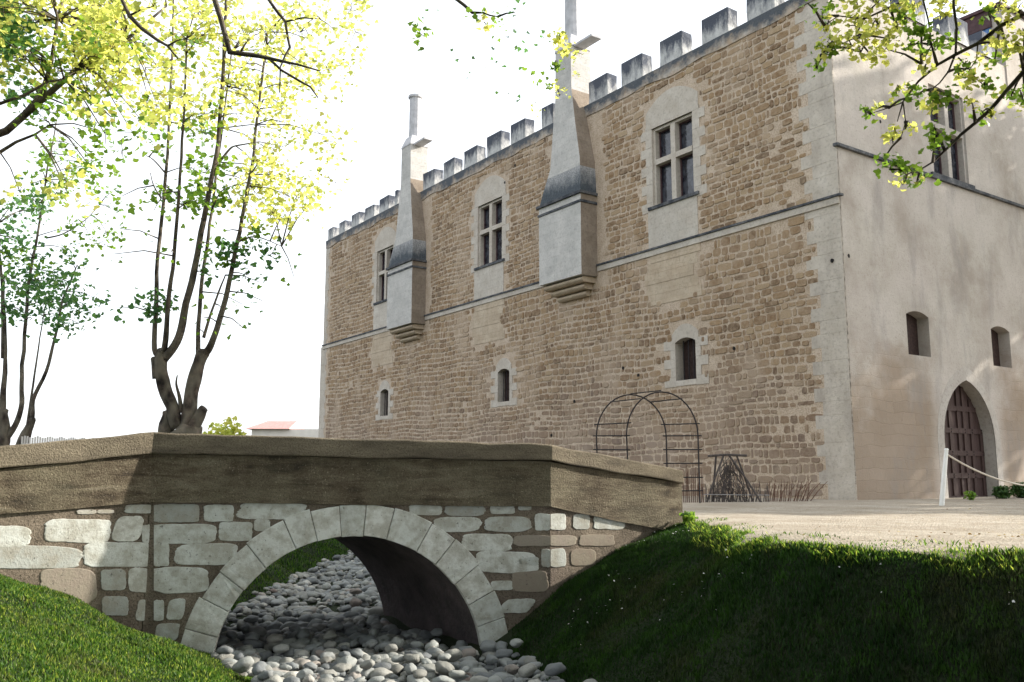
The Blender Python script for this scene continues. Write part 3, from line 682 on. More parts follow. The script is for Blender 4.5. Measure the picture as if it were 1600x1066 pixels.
# rubble courses: every stone modelled
EX = [(22.2 - .0, 24.2, 7.0, 13.5)]
def excl(s, z):
    j = int(z / .34); tooth = .28 if j % 2 else 0.0; jr = .12 * noise.noise(Vector((0, j * 3.3, 1.2)))
    if s < .78 + tooth + jr or s > 31.75 - tooth * .5: return True
    if 7.36 < z < 7.66: return True
    for a, b in MUL:
        t2 = .22 if int(z / .3) % 2 else 0
        if a - .3 - t2 < s < b + .3 + t2 and 8.8 < z < 11.6: return True
        c = (a + b) / 2
        if abs(s - c) < 1.2 and 11.4 < z < 12.65 - .3 * ((s - c) / 1.1) ** 2: return True
        if a - .1 < s < b + .25 and 7.5 < z <= 8.9: return True
        if a - .05 + .15 * math.sin(z * 5) < s < b + .35 + .15 * math.sin(z * 4.1) and 5.75 + .25 * math.sin(s * 4) < z < 7.5: return True
    for a, b in SML:
        t2 = .3 if int(z / .28) % 2 else 0
        if a - .22 - t2 < s < b + .22 + t2 and 3.2 < z < 4.62: return True
        if abs(s - (a + b) / 2) < .55 and 4.4 < z < 5.15: return True
    for c0 in (9.4, 21.1):
        if c0 - .35 < s < c0 + 2.45 and 6.9 < z < 13.5: return True
    return False
mb = MB(); z = .0; row = 0
rs = random.Random(11)
while z < 13.05:
    h = rs.choice([.15, .17, .19, .21, .23, .26]); s = rs.uniform(0, .4) + .6; zc0 = z
    while s < 32:
        w = rs.choice([.13, .18, .22, .26, .3, .36, .5]) * rs.uniform(.85, 1.15); g0 = rs.random()
        if rs.random() < .0: pass
        sc, zc = s + w / 2, z + h / 2 + .05 * math.sin(s * .55 + row * .07) + .03 * math.sin(s * 1.9 + row * .2) + rs.uniform(-.012, .012)
        if not (excl(s + .04, zc) or excl(s + w - .04, zc)):
            # smeared mortar hides some stones
            if noise.noise(Vector((s * .35, z * .5, 4.0))) < .42 or rs.random() < .8:
                g = rs.uniform(.016, .040); hw, hh = w / 2 - g * .8, h / 2 - g * rs.uniform(.5, 1.0); hh *= .8 if g0 < .12 else 1.0; N = 14; e = rs.uniform(3.5, 9); out = []
                pr = rs.choice([.004, .008, .012, .018, .026]); sd = rs.random() * 50; tilt = rs.uniform(-.04, .04)
                for k in range(N):
                    a = 2 * math.pi * (k + .5) / N; c, sn = math.cos(a), math.sin(a); r = (abs(c) ** e + abs(sn) ** e) ** (-1 / e)
                    jj = 1 + .16 * noise.noise(Vector((c * 1.3 + sd, sn * 1.3, 0))) + .05 * noise.noise(Vector((c * 4 + sd, sn * 4, 2)))
                    out.append((hw * c * r * jj, hh * sn * r * jj + tilt * hw * c * r))
                v = [wl(sc + x, -.01, zc + y_) for x, y_ in out] + [wl(sc + x * .985, pr * .8, zc + y_ * .97) for x, y_ in out] + [wl(sc + x * .93, pr, zc + y_ * .90) for x, y_ in out]
                f = [(i, (i + 1) % N, N + (i + 1) % N, N + i) for i in range(N)] + [(N + i, N + (i + 1) % N, 2 * N + (i + 1) % N, 2 * N + i) for i in range(N)] + [tuple(2 * N + i for i in range(N))]
                mb.add(v, f, 0, rs.random())
        s += w
    z += h; row += 1
mb.build('rubble_stones', M['stone'], castle)
# quoins at both ends
mb = MB(); mbq = MB(); z = -.3; j = 0
while z < ZT - .1:
    h = .34; w = .78 + (.28 if int((z + h / 2) / .34) % 2 else 0) + .12 * noise.noise(Vector((0, int((z + h / 2) / .34) * 3.3, 1.2)))
    p = .005 + .003 * (j % 3); zz = min(z + h, ZT)
    v = lambda s_, o, q: wl(s_, o, q)
    mb.box8([v(0, p, z + .003), v(w - .02, p, z + .003), v(w - .02, -.05, z + .003), v(0, -.05, z + .003), v(0, p, zz), v(w - .02, p, zz), v(w - .02, -.05, zz), v(0, -.05, zz)])
    mb, mbq = mbq, mb
    w2 = .5 - (.14 if int((z + h / 2) / .34) % 2 == 0 else 0)
    mb.box8([v(32.3 - w2, p, z + .003), v(32.3 + (.3 if z < 7.4 else .02), p, z + .003), v(32.3 + (.3 if z < 7.4 else .02), -.4, z + .003), v(32.3 - w2, -.05, z + .003), v(32.3 - w2, p, zz), v(32.3 + (.3 if z < 7.4 else .02), p, zz), v(32.3 + (.3 if z < 7.4 else .02), -.4, zz), v(32.3 - w2, -.05, zz)])
    mb, mbq = mbq, mb
    z = zz; j += 1
mb.build('quoins', M['quoin'], castle); mbq.build('quoins', M['quoin'], castle)
def slab(mb, W, s0, s1, z0, z1, o0, o1, m=0):
    mb.box8([W(s0, o1, z0), W(s1, o1, z0), W(s1, o0, z0), W(s0, o0, z0), W(s0, o1, z1), W(s1, o1, z1), W(s1, o0, z1), W(s0, o0, z1)], m)
# string course (pale band with a dark lip)
mb = MB()
for s0, s1 in ((.0, 9.36), (11.8, 21.1), (23.5, 32.35)):
    slab(mb, wl, s0, s1, 7.38, 7.555, -.05, .05); slab(mb, wl, s0 - (.09 if s0 == 0 else 0), s1, 7.558, 7.615, -.05, .09, 1)
mb.build('string_course', [M['ashlar'], M['lip']], castle)
# aprons under the big windows and pale patches
for a, b in MUL:
    mb = MB(); slab(mb, wl, a - .1, b + .25, 7.645, 8.85, -.05, .016); mb.build('window_apron', M['ashlar'], castle)
for a, b in MUL:
    mb = MB()
    zz = 5.8
    while zz < 7.3:
        slab(mb, wl, a - .02 + .15 * math.sin(zz * 5 + .6), b + .33 + .15 * math.sin(zz * 4.1 + .5), zz + .005, zz + .33, -.05, .012 + .005 * math.sin(zz * 9)); zz += .335
    mb.build('patched_masonry', M['ash_warm'], castle)
# wall head under the merlons
mb = MB(); us_ = np.linspace(0, 32.3, 110)
for a, b in zip(us_[:-1], us_[1:]):
    la, lb = 13.0 + .14 * noise.noise(Vector((a * .8, 0, 3))), 13.0 + .14 * noise.noise(Vector((b * .8, 0, 3)))
    mb.quad(wl(a, .035, la), wl(b, .035, lb), wl(b, .05, ZT), wl(a, .05, ZT)); mb.quad(wl(a, -.02, la), wl(b, -.02, lb), wl(b, .035, lb), wl(a, .035, la))
mb.quad(wl(0, .05, ZT), wl(32.3, .05, ZT), wl(32.3, -.5, ZT), wl(0, -.5, ZT)); mb.quad(wl(0, -.5, ZT), wl(32.3, -.5, ZT), wl(32.3, -.5, ZT - 1), wl(0, -.5, ZT - 1))
mb.build('wall_head', M['head'], castle)
ML = [(.0, .92), (1.68, 2.66), (3.36, 4.38), (5.2, 6.18), (6.99, 8.0), (8.71, 9.69), (10.35, 11.4), (11.75, 12.45), (13.5, 14.48), (15.15, 16.16), (16.94, 17.93), (18.75, 19.64), (20.42, 21.45), (22.2, 23.1), (23.95, 24.2), (24.85, 25.85), (26.46, 27.46), (28.15, 29.05), (29.85, 30.6), (31.4, 32.05)]
def merlon(W, s0, s1, zb, zt, name='merlon'):
    mb = MB(); n = 5; rs_ = random.Random(int(s0 * 100)); j = lambda: rs_.uniform(-.018, .018)
    v = []; 
    lv = [zb - .01, zb + (zt - zb) * .35, zb + (zt - zb) * .7, zt]
    for q in lv:
        v += [W(s0 + j(), .045 + j() * .5, q + (j() if q == zt else 0)), W(s1 + j(), .045 + j() * .5, q + (j() if q == zt else 0)), W(s1 + j(), -.42, q), W(s0 + j(), -.42, q)]
    f = []
    for l in range(3):
        for k in range(4): a, b = l * 4 + k, l * 4 + (k + 1) % 4; f.append((a, b, b + 4, a + 4))
    f.append((12, 13, 14, 15)); mb.add(v, f)
    o = mb.build(name, M['merlon'], castle); b_ = o.modifiers.new('wear', 'BEVEL'); b_.width = .025; b_.segments = 2
for i, (a, b) in enumerate(ML): merlon(wl, a, b, ZT, 14.22 - .012 * max(0, a - 15) + .03 * math.sin(i * 2.3))
# mullioned windows
def mullioned(W, a, b, z0, z1, name, dm, right=False, dep=.34, ext=None):
    mb = MB(); reveal(mb, W, a, b, z0, [(a, z1), (b, z1)], dep + .1)
    c = (a + b) / 2; tr = z0 + (z1 - z0) * .56
    if not right:
        # toothed stone surround
        zz = z0 - .15; j = 0
        while zz < z1 + .05:
            h = .3; t2 = .22 if int((zz + .15) / .3) % 2 else 0
            for s0, s1 in ((a - .28 - t2, a - .002), (b + .002, b + .28 + t2)): slab(mb, W, s0, s1, zz + .005, min(zz + h, z1 + .1), -.04, .018 + .004 * (j % 2))
            zz += h; j += 1
        pr = seg_arch(a - .25, b + .25, z1 + .55, .5, 12)
        v = [W(a - .25, .02, z1 + .10)] + [W(p[0], .02, p[1]) for p in pr] + [W(b + .25, .02, z1 + .10)]; N = len(v)
        vb = [p - (NL * .06) for p in v]; mb.add(v + vb, [tuple(range(N))] + [(i, (i + 1) % N, N + (i + 1) % N, N + i) for i in range(N)])
        slab(mb, W, a - .28, b + .28, z1 - .0, z1 + .10, -.04, .024)
        # inner moulded frame
    fr = .085
    for s0, s1, q0, q1, o in ((a, a + fr, z0, z1, -.06), (b - fr, b, z0, z1, -.06), (a + fr, b - fr, z1 - fr, z1, -.062)):
        slab(mb, W, s0 + .002, s1 - .002, q0, q1 - .002, -dep, o)
    slab(mb, W, c - .095, c + .095, z0 + .0, z1 - fr, -dep + .02, -.03); slab(mb, W, a + fr, b - fr, tr - .085, tr + .085, -dep + .03, -.035)
    o = mb.build(name, dm, castle)
    g = MB(); g.quad(W(a + .01, -dep + .06, z0 + .01), W(b - .01, -dep + .06, z0 + .01), W(b - .01, -dep + .06, z1 - .01), W(a + .01, -dep + .06, z1 - .01)); g.build('pane', M['glass'], o)
    s_ = MB(); slab(s_, W, a - .2, b + .2, z0 - .1, z0 - .002, -dep, .07); s_.build('sill', M['lip'], o)
    gl = MB()   # wooden casement bars
    for (x0, x1) in ((a + fr, c - .095), (c + .095, b - fr)):
        for (q0, q1) in ((z0, tr - .085), (tr + .085, z1 - fr)):
            for s0, s1, y0, y1 in ((x0, x0 + .04, q0, q1), (x1 - .04, x1, q0, q1), (x0 + .04, x1 - .04, q0, q0 + .04), (x0 + .04, x1 - .04, q1 - .04, q1)): slab(gl, W, s0, s1, y0, y1, -dep + .065, -dep + .11)
    gl.build('casement', M['brown'], o)
for a, b in MUL: mullioned(wl, a, b, 8.95, 11.5, 'window', M['dress'])
# small lower windows
def small_window(W, a, b, z0, zs, dm, dep, right=False):
    pr = seg_arch(a, b, zs, .12); mb = MB(); reveal(mb, W, a, b, z0, pr, dep + .1)
    if not right:
        zz = z0 - .18; j = 0
        while zz < zs:
            h = .28; t2 = .28 if int((zz + .14) / .28) % 2 else 0
            for s0, s1 in ((a - .2 - t2, a - .002), (b + .002, b + .2 + t2)): slab(mb, W, s0, s1, zz + .005, zz + h, -.04, .02 + .005 * (j % 2))
            zz += h; j += 1
        slab(mb, W, a, b, z0 - .16, z0, -dep, .024)
        c = (a + b) / 2; p2 = seg_arch(a - .12, b + .12, zs + .26, .28)
        for (p, q), (p_, q_) in zip(zip(pr[:-1], pr[1:]), zip(p2[:-1], p2[1:])):
            mb.quad(W(p[0], .022, p[1]), W(q[0], .022, q[1]), W(q_[0], .022, q_[1]), W(p_[0], .022, p_[1])); mb.quad(W(p_[0], .022, p_[1]), W(q_[0], .022, q_[1]), W(q_[0], -.03, q_[1]), W(p_[0], -.03, p_[1]))
            mb.quad(W(p[0], -.03, p[1]), W(q[0], -.03, q[1]), W(q[0], .022, q[1]), W(p[0], .022, p[1]))
        for e0, e1 in ((a - .12, a), (b, b + .12)): slab(mb, W, e0, e1, zs - .05, zs + .26, -.04, .0215)
    o = mb.build('window', dm, castle)
    g = MB(); infill(g, W, a, b, z0, pr, -dep); g.build('shutter', M['shutterwood'], o)
    if not right:
        g = MB()
        for k in range(1, 4): s_ = a + (b - a) * k / 4; slab(g, W, s_ - .012, s_ + .012, z0, zs + .05, -.13, -.106)
        g.build('grille', M['iron'], o)
for a, b in SML: small_window(wl, a, b, 3.38, 4.52, M['dress'], .3)
# chimneys
def chimney(s0):
    root = MB(); W = lambda s, o, z: wl(s + s0, o, z)
    lv = [(7.22, 0, 2.35, .70), (9.72, 0, 2.35, .70)]
    def loft(mb, L, m=0, side=False):
        v = []
        for z, a, b, o in L: 
            bk = o[1] if isinstance(o, tuple) else -.05; of = o[0] if isinstance(o, tuple) else o
            v += [W(a, of, z), W(b, of, z), W(b, bk, z), W(a, bk, z)]
        f = [(3, 2, 1, 0)]
        for l in range(len(L) - 1):
            for k in range(4): a, b = l * 4 + k, l * 4 + (k + 1) % 4; f.append((a, b, b + 4, a + 4))
        n = 4 * (len(L) - 1); f.append((n, n + 1, n + 2, n + 3)); mb.add(v, f, m)
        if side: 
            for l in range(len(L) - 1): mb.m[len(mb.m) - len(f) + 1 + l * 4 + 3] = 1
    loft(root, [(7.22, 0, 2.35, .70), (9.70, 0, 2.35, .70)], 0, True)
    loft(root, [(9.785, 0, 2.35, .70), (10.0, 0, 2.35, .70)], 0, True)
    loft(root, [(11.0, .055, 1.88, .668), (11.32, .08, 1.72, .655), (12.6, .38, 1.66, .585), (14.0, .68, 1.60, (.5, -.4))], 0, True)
    loft(root, [(14.0, .68, 1.60, (.5, -.4)), (15.65, .70, 1.58, (.5, -.4))])
    o = root.build('chimney', [M['chim'], M['chim_shade_side']], castle)
    mb = MB(); loft(mb, [(10.1, .01, 2.33, .69), (10.5, .02, 2.14, .685), (10.9, .045, 1.93, .67), (10.996, .055, 1.88, .668)]); mb.build('weathered_slope', M['weath'], o)
    mb = MB(); loft(mb, [(9.702, -.04, 2.39, .735), (9.782, -.04, 2.39, .735)]); loft(mb, [(10.002, -.07, 2.42, .78), (10.097, -.07, 2.42, .78)]); mb.build('ledge', M['lip'], o)
    mb = MB()
    for k in range(3):
        q = 7.2 - .2 * k; pr_ = .60 - .19 * k; n = 6; prof = [(pr_ - .1 * (1 - math.sin(math.pi * (i / n))), q - .19 * (1 - i / n)) for i in range(n + 1)]
        a_, b_ = .12 + .14 * k, 2.23 - .14 * k
        for (p, z_), (p2, z2) in zip(prof[:-1], prof[1:]): mb.quad(W(a_, p, z_), W(b_, p, z_), W(b_, p2, z2), W(a_, p2, z2), 0)
        for e in (a_, b_): mb.add([W(e, -.05, q - .19)] + [W(e, p, z_) for p, z_ in prof] + [W(e, -.05, q)], [tuple(range(len(prof) + 2))])
        mb.quad(W(a_, -.05, q - .19), W(b_, -.05, q - .19), W(b_, prof[0][0], prof[0][1]), W(a_, prof[0][0], prof[0][1]))
    mb.build('corbel', M['ash_warm'], o)
    mb = MB(); loft(mb, [(15.652, .68, 1.60, (.52, -.42)), (15.72, .68, 1.60, (.52, -.42)), (16.15, .84, 1.42, (.36, -.24))]); loft(mb, [(15.62, -.28, .68, (.36, -.10)), (15.70, -.28, .68, (.36, -.10))])
    mb.build('cap', M['weath'] if False else M['pipe'], o)
    mb = MB(); cc = W(1.13, .06, 0); zs = [16.05, 16.6, 17.9, 18.05, 18.1, 18.2]; rr = [.30, .28, .27, .27, .34, .34]
    mb.tube([cc + Vector((0, 0, q)) for q in zs], rr, 12); mb.build('flue', M['pipe'], o, smooth=False)
    return o
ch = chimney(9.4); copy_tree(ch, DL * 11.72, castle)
# --- end facade
DOOR = (4.03, 6.66, -.6, pointed(4.03, 6.66, 1.55, 3.22))
SW = [(2.62, 3.68), (6.92, 7.98), (11.4, 12.4)]; BW = (4.5, 6.35, 9.05, 11.75)
opsR = [(DOOR[0], DOOR[1], -.6, DOOR[3]), (BW[0], BW[1], BW[2], [(BW[0], BW[3]), (BW[1], BW[3])])] + [(a, b, 3.74, seg_arch(a, b, 4.82, .12)) for a, b in SW]
# windows overlap the door column: keep their cells separate by sorting in wall_shell
mb = MB(); wall_shell(mb, wr, 0, 18, -1, 13.5, opsR); mb.build('facade_wall', M['plaster'], castle)
mb = MB(); slab(mb, wr, -.09, 18, 8.87, 8.945, -.05, .09); mb.build('string_course', M['lip'], castle)
mullioned(wr, *BW, 'window', M['dressR'], True, dep=.34)
for a, b in SW: small_window(wr, a, b, 3.74, 4.82, M['plaster'], .34, True)
mb = MB(); reveal(mb, wr, DOOR[0], DOOR[1], -.6, DOOR[3], .5)
# voussoir moulding ring round the door
P0 = [(DOOR[0], -.4)] + DOOR[3] + [(DOOR[1], -.4)]
P1 = [(DOOR[0] - .3, -.4)] + pointed(DOOR[0] - .3, DOOR[1] + .3, 1.5, 3.62) + [(DOOR[1] + .3, -.4)]
for k in range(len(P0) - 1):
    a, b, c_, d_ = P0[k], P0[k + 1], P1[k + 1], P1[k]
    mb.quad(wr(a[0], .016, a[1]), wr(b[0], .016, b[1]), wr(c_[0], .005, c_[1]), wr(d_[0], .005, d_[1]))
    mb.quad(wr(d_[0], .005, d_[1]), wr(c_[0], .005, c_[1]), wr(c_[0], -.02, c_[1]), wr(d_[0], -.02, d_[1])); mb.quad(wr(a[0], -.02, a[1]), wr(b[0], -.02, b[1]), wr(b[0], .016, b[1]), wr(a[0], .016, a[1]))
mb.build('door_surround', M['dressR'], castle)
dm = MB(); infill(dm, wr, DOOR[0], DOOR[1], -.6, DOOR[3], -.36)
def arch_top(s):
    pf = DOOR[3]
    for p, q in zip(pf[:-1], pf[1:]):
        if p[0] <= s <= q[0] + 1e-9: return p[1] + (q[1] - p[1]) * (s - p[0]) / max(1e-9, q[0] - p[0])
    return 1.5
for z_ in (-.1, .52, 1.14, 1.76, 2.38):
    x0, x1 = DOOR[0] + .02, DOOR[1] - .02
    while arch_top(x0) < z_ + .16: x0 += .02
    while arch_top(x1) < z_ + .16: x1 -= .02
    slab(dm, wr, x0, x1, z_, z_ + .14, -.36, -.315)
for k in range(6):
    s_ = DOOR[0] + .10 + (DOOR[1] - DOOR[0] - .2) * k / 5; tp = min(arch_top(s_ - .07), arch_top(s_ + .07)) - .03
    if k == 2: s_ -= .12
    if k == 3: s_ += .12
    slab(dm, wr, s_ - .07, s_ + .07, -.5, tp, -.36, -.318)
slab(dm, wr, 5.335, 5.355, -.5, 3.05, -.36, -.31)
sd_ = dm
for z_ in (-.03, .59, 1.21, 1.83):
    for k in range(6):
        for q in (-.04, .04):
            s_ = DOOR[0] + .10 + (DOOR[1] - DOOR[0] - .2) * k / 5 + (-.12 if k == 2 else .12 if k == 3 else 0); slab(sd_, wr, s_ - .016, s_ + .016, z_ + q - .016, z_ + q + .016, -.32, -.295, 1)
dm.build('door', [M['door'], M['stud']], castle)
mb = MB(); mb.quad(wr(0, .0, 13.5), wr(18, 0, 13.5), wr(18, -.5, 13.5), wr(0, -.5, 13.5)); mb.quad(wr(0, -.5, 13.5), wr(18, -.5, 13.5), wr(18, -.5, 12.4), wr(0, -.5, 12.4)); mb.build('wall_head', M['head'], castle)
x = 0.0
for k, (a, b) in enumerate([(.0, 1.0), (1.75, 2.75), (3.5, 4.55), (5.75, 6.9), (7.7, 8.5)]):
    if k == 0: merlon(wr, .44, 1.0, 13.5, 14.3)
    else: merlon(wr, a, b, 13.5, 14.3)
# putlog holes in facade & wall: raised dark discs, inner shade painted as colour
for W_h, s_, z_ in [(wr, .25, 6.05), (wr, 2.0, 10.0)] + [(wl, a_, b_) for a_, b_ in ((.3, 5.95), (14.2, 12.5), (14.9, 12.0), (8.2, 4.0), (10.7, 3.1), (3.6, 4.1), (12.0, 2.0), (7.5, 3.7))]:
    mb = MB(); o1 = .004 if W_h is wr else .03
    mb.add([W_h(s_ + .045 * math.cos(k * .785) * (1 + .2 * math.sin(k * 2.1 + s_)), o, z_ + .055 * math.sin(k * .785)) for o in (0, o1) for k in range(8)], [tuple(range(8, 16))] + [(k, (k + 1) % 8, 8 + (k + 1) % 8, 8 + k) for k in range(8)])
    mb.build('putlog_hole_disc', M['dark'], castle)
# body: back walls and roof, raised tower block on the right
mb = MB()
bk = [wl(0, 0, 0), wl(32.3, 0, 0), wl(32.3, 0, 0) + DR * 18, wr(18, 0, 0)]
for a, b in ((bk[1], bk[2]), (bk[2], bk[3])): mb.quad(a + Vector((0, 0, -1)), b + Vector((0, 0, -1)), b + Vector((0, 0, 13.4)), a + Vector((0, 0, 13.4)))
mb.build('back_walls', M['mortar'], castle)
mb = MB(); i_ = .45; zr = 12.5
mb.quad(C + DL * i_ + DR * i_ + Vector((0, 0, zr)), bk[3] + DL * i_ - DR * i_ + Vector((0, 0, zr)), bk[2] - DL * i_ - DR * i_ + Vector((0, 0, zr)), bk[1] - DL * i_ + DR * i_ + Vector((0, 0, zr))); mb.build('roof', M['roof'], castle)
tw = MB(); T0 = 9.1
for (q, o0, o1) in ((T0, -3.2, .03),):
    slab(tw, wr, T0 + .03, 18, 12.6, 15.55, -3.2, .03)
two = tw.build('turret', M['plaster'], castle)
tb = MB(); slab(tb, wr, T0 - .0, T0 + .03, 13.2, 14.98, -3.1, -.35); tb.build('blue_panel', M['blue'], two)  # flat blue panel on the turret's left face
te = MB(); slab(te, wr, T0 - .06, T0 + .03, 14.98, 15.55, -3.1, -.30); slab(te, wr, T0 - .14, 18.2, 15.555, 15.66, -3.3, .1); te.build('eaves', M['brown'], two)

# ------------------------------------------------------------------ garden things
def tubep(mb, pts, r, n=6): mb.tube(pts, r, n)
# rose arch made of two hoops and ladder sides
x1, y1 = at(933, 760, 20.0).x, 20.0; wid = at(1043, 760, 20).x - x1; dx, dy = at(980, 760, 19.6).x - x1, -.45
ra = empty('rose_arch', (x1 + wid / 2 + dx / 2, 19.8, 0), 'rusty wire garden arch with ladder sides standing between bridge and rubble wall', 'arch')
for (ox, oy, hh) in ((0, 0, 2.36), (dx, dy, 2.38)):
    mb = MB(); P = []
    for k in range(25):
        if k < 4: P.append(Vector((x1 + ox, y1 + oy, -.02 + k * .34)))
    r_ = wid / 2; cz = hh - r_ * 1.22
    P = [Vector((x1 + ox, y1 + oy, -.03)), Vector((x1 + ox, y1 + oy, .6)), Vector((x1 + ox + .01, y1 + oy, 1.0))] + [Vector((x1 + ox + r_ - r_ * math.cos(math.pi * k / 20), y1 + oy, cz + r_ * 1.22 * math.sin(math.pi * k / 20))) for k in range(21)] + [Vector((x1 + ox + wid, y1 + oy, .9)), Vector((x1 + ox + wid, y1 + oy, -.03))]
    mb.tube(P, .017, 6); mb.build('hoop', M['iron'], ra)
for sx in (0, wid):
    for z_ in (.25, .55, .85, 1.15, 1.45, 1.7):
        mb = MB(); e = .07; ex = (r_ - math.sqrt(max(0, r_ * r_ - max(0, (z_ - cz) / 1.22) ** 2))) * (1 if sx == 0 else -1)
        mb.tube([Vector((x1 + sx + ex - e, y1 + .03, z_)), Vector((x1 + sx + ex + dx + e, y1 + dy - .03, z_ + random.uniform(-.02, .02)))], .015, 5); mb.build('rung', M['iron'], ra)
for k in (6, 10, 14):
    a = math.pi * k / 20; q = Vector((x1 + r_ - r_ * math.cos(a), y1, cz + r_ * 1.22 * math.sin(a))); mb = MB(); mb.tube([q, q + Vector((dx, dy, .03))], .013, 5); mb.build('rung', M['iron'], ra)
# plant frame: crossbar on splayed legs with bare stems inside
def gpt(px, Y, z): p = at(px, 745, Y); return Vector((p.x, Y, z))
Yf = 20.4; pf = empty('plant_frame', gpt(1140, Yf, 0), 'dark splayed plant support frame with crossbar and bare vine stems beside rose arch', 'plant frame')
h_ = 1.02
mb = MB(); mb.tube([gpt(1107, Yf, h_), gpt(1138, Yf, h_ + .03), gpt(1168, Yf, h_ + .01)], .028, 7); mb.build('crossbar', M['greycane'], pf)
for a, b, dy_ in ((1132, 1102, -.1), (1140, 1190, -.15), (1152, 1176, .3), (1120, 1112, .3)):
    mb = MB(); mb.tube([gpt(a, Yf, h_ + .02), gpt((a + b) / 2, Yf + dy_ / 2, h_ * .52), gpt(b, Yf + dy_, -.05)], [.024, .022, .026], 6); mb.build('leg', M['greycane'], pf)
mb = MB(); rs = random.Random(5)
for k in range(46):
    x0 = rs.uniform(1112, 1172); P = [gpt(x0, Yf + rs.uniform(-.1, .3), -.03)]
    for q in range(1, 6): P.append(gpt(x0 + (1140 - x0) * q * .13 + rs.uniform(-7, 7), Yf + rs.uniform(-.1, .3), q * rs.uniform(.13, .2)))
    mb.tube(P, .008, 4)
mb.build('vine_stems', M['greycane'], pf)
# cane fences
def cane_fence(px0, px1, Y0, Y1, h, step, label, mat, fan=0, rail=True):
    a, b = gpt(px0, Y0, 0), gpt(px1, Y1, 0); f = empty('cane_fence', (a + b) / 2, label, 'fence', 'low cane fences along the flower bed'); L_ = (b - a).length; n = int(L_ / step); rs = random.Random(int(px0)); mb = MB()
    for k in range(n + 1):
        t = k / n; p = a.lerp(b, t); hh = h * rs.uniform(.75, 1.12); ln = fan * (t + .2) * rs.uniform(.2, 1.2) + rs.uniform(-.05, .05)
        mb.tube([p + Vector((0, 0, -.04)), p + Vector((ln * .5, rs.uniform(-.05, .05), hh * .55)), p + Vector((ln, rs.uniform(-.05, .05), hh))], [.011, .009, .006], 5)
    mb.build('canes', mat, f)
    if rail:
        mb = MB(); mb.tube([a + Vector((0, -.03, h * .42)), b + Vector((0, -.03, h * .36))], .010, 6); mb.build('rail', M['greyrail'], f)
cane_fence(1040, 1098, 20.0, 20.0, .72, .042, 'reddish upright cane fence panel between bridge end and plant frame', M['twig'], rail=False)
cane_fence(1098, 1200, 20.15, 20.6, .42, .05, 'low grey cane fence with pale rail passing before the plant frame', M['greycane'], .05)
cane_fence(1196, 1262, 20.7, 21.1, .46, .045, 'low fanned cane hedge nearest the castle corner', M['twig'], .3, rail=False)
# post and rope
pp = Vector((at(1471, 790, 18.1).x, 18.1, 0)); po = empty('rope_post', pp, 'slim white post leaning slightly in front of the arched door', 'post')
tp_ = Vector((at(1479, 706, 18.1).x, 18.1, 1.09)); mb = MB(); mb.tube([pp + Vector((0, 0, -.05)), pp.lerp(tp_, .5), tp_], [.05, .045, .036], 10); mb.build('shaft', M['white'], po); mb = MB(); mb.tube([tp_, tp_ + Vector((.002, 0, .03))], [.045, .03], 10); mb.build('cap', M['white'], po)
p2 = Vector((13.6, 20.2, 0)); po2 = empty('rope_post', p2, 'white post outside the right edge holding the far end of the rope', 'post'); mb = MB(); mb.tube([p2, p2 + Vector((0, 0, 1.05))], .045, 10); mb.build('shaft', M['white'], po2)
e0, e1 = tp_ + Vector((.02, 0, -.10)), p2 + Vector((0, 0, .98)); P = [e0.lerp(e1, k / 24) + Vector((0, 0, -1.02 * (1 - (2 * (k / 24) - 1) ** 2) * .62)) for k in range(25)]
mb = MB(); mb.tube(P, .017, 6); tag(mb.build('rope', M['rope'], None, e0), 'pale rope sagging from the white post across the castle door', 'rope')

# leaf machinery
LEAF = np.array([(0, -.5), (.30, -.42), (.50, -.05), (.26, .06), (.10, .5), (-.12, .42), (-.28, .08), (-.5, .02), (-.32, -.40)])
def leaves(centers, size, spread, per, seed=0, flat=.7, jit=.35):
    """centers (n,3) -> leaf polygons scattered round them"""
    g = np.random.default_rng(seed); c = np.repeat(np.asarray(centers), per, 0); n = len(c)
    c = c + g.normal(0, 1, (n, 3)) * spread
    s_ = size * g.uniform(1 - jit, 1 + jit, n)
    nrm = g.normal(0, 1, (n, 3)); nrm[:, 2] = np.abs(nrm[:, 2]) * (1 + flat); nrm /= np.linalg.norm(nrm, axis=1)[:, None]
    a = np.cross(nrm, g.normal(0, 1, (n, 3))); a /= np.linalg.norm(a, axis=1)[:, None]; b = np.cross(nrm, a)
    V = c[:, None] + (a[:, None] * LEAF[None, :, 0:1] + b[:, None] * LEAF[None, :, 1:2]) * s_[:, None, None]
    # cup the leaf a little
    V += nrm[:, None] * (np.abs(LEAF[:, 0]) * .35)[None, :, None] * s_[:, None, None]
    return V.reshape(-1, 3), g.random(n)
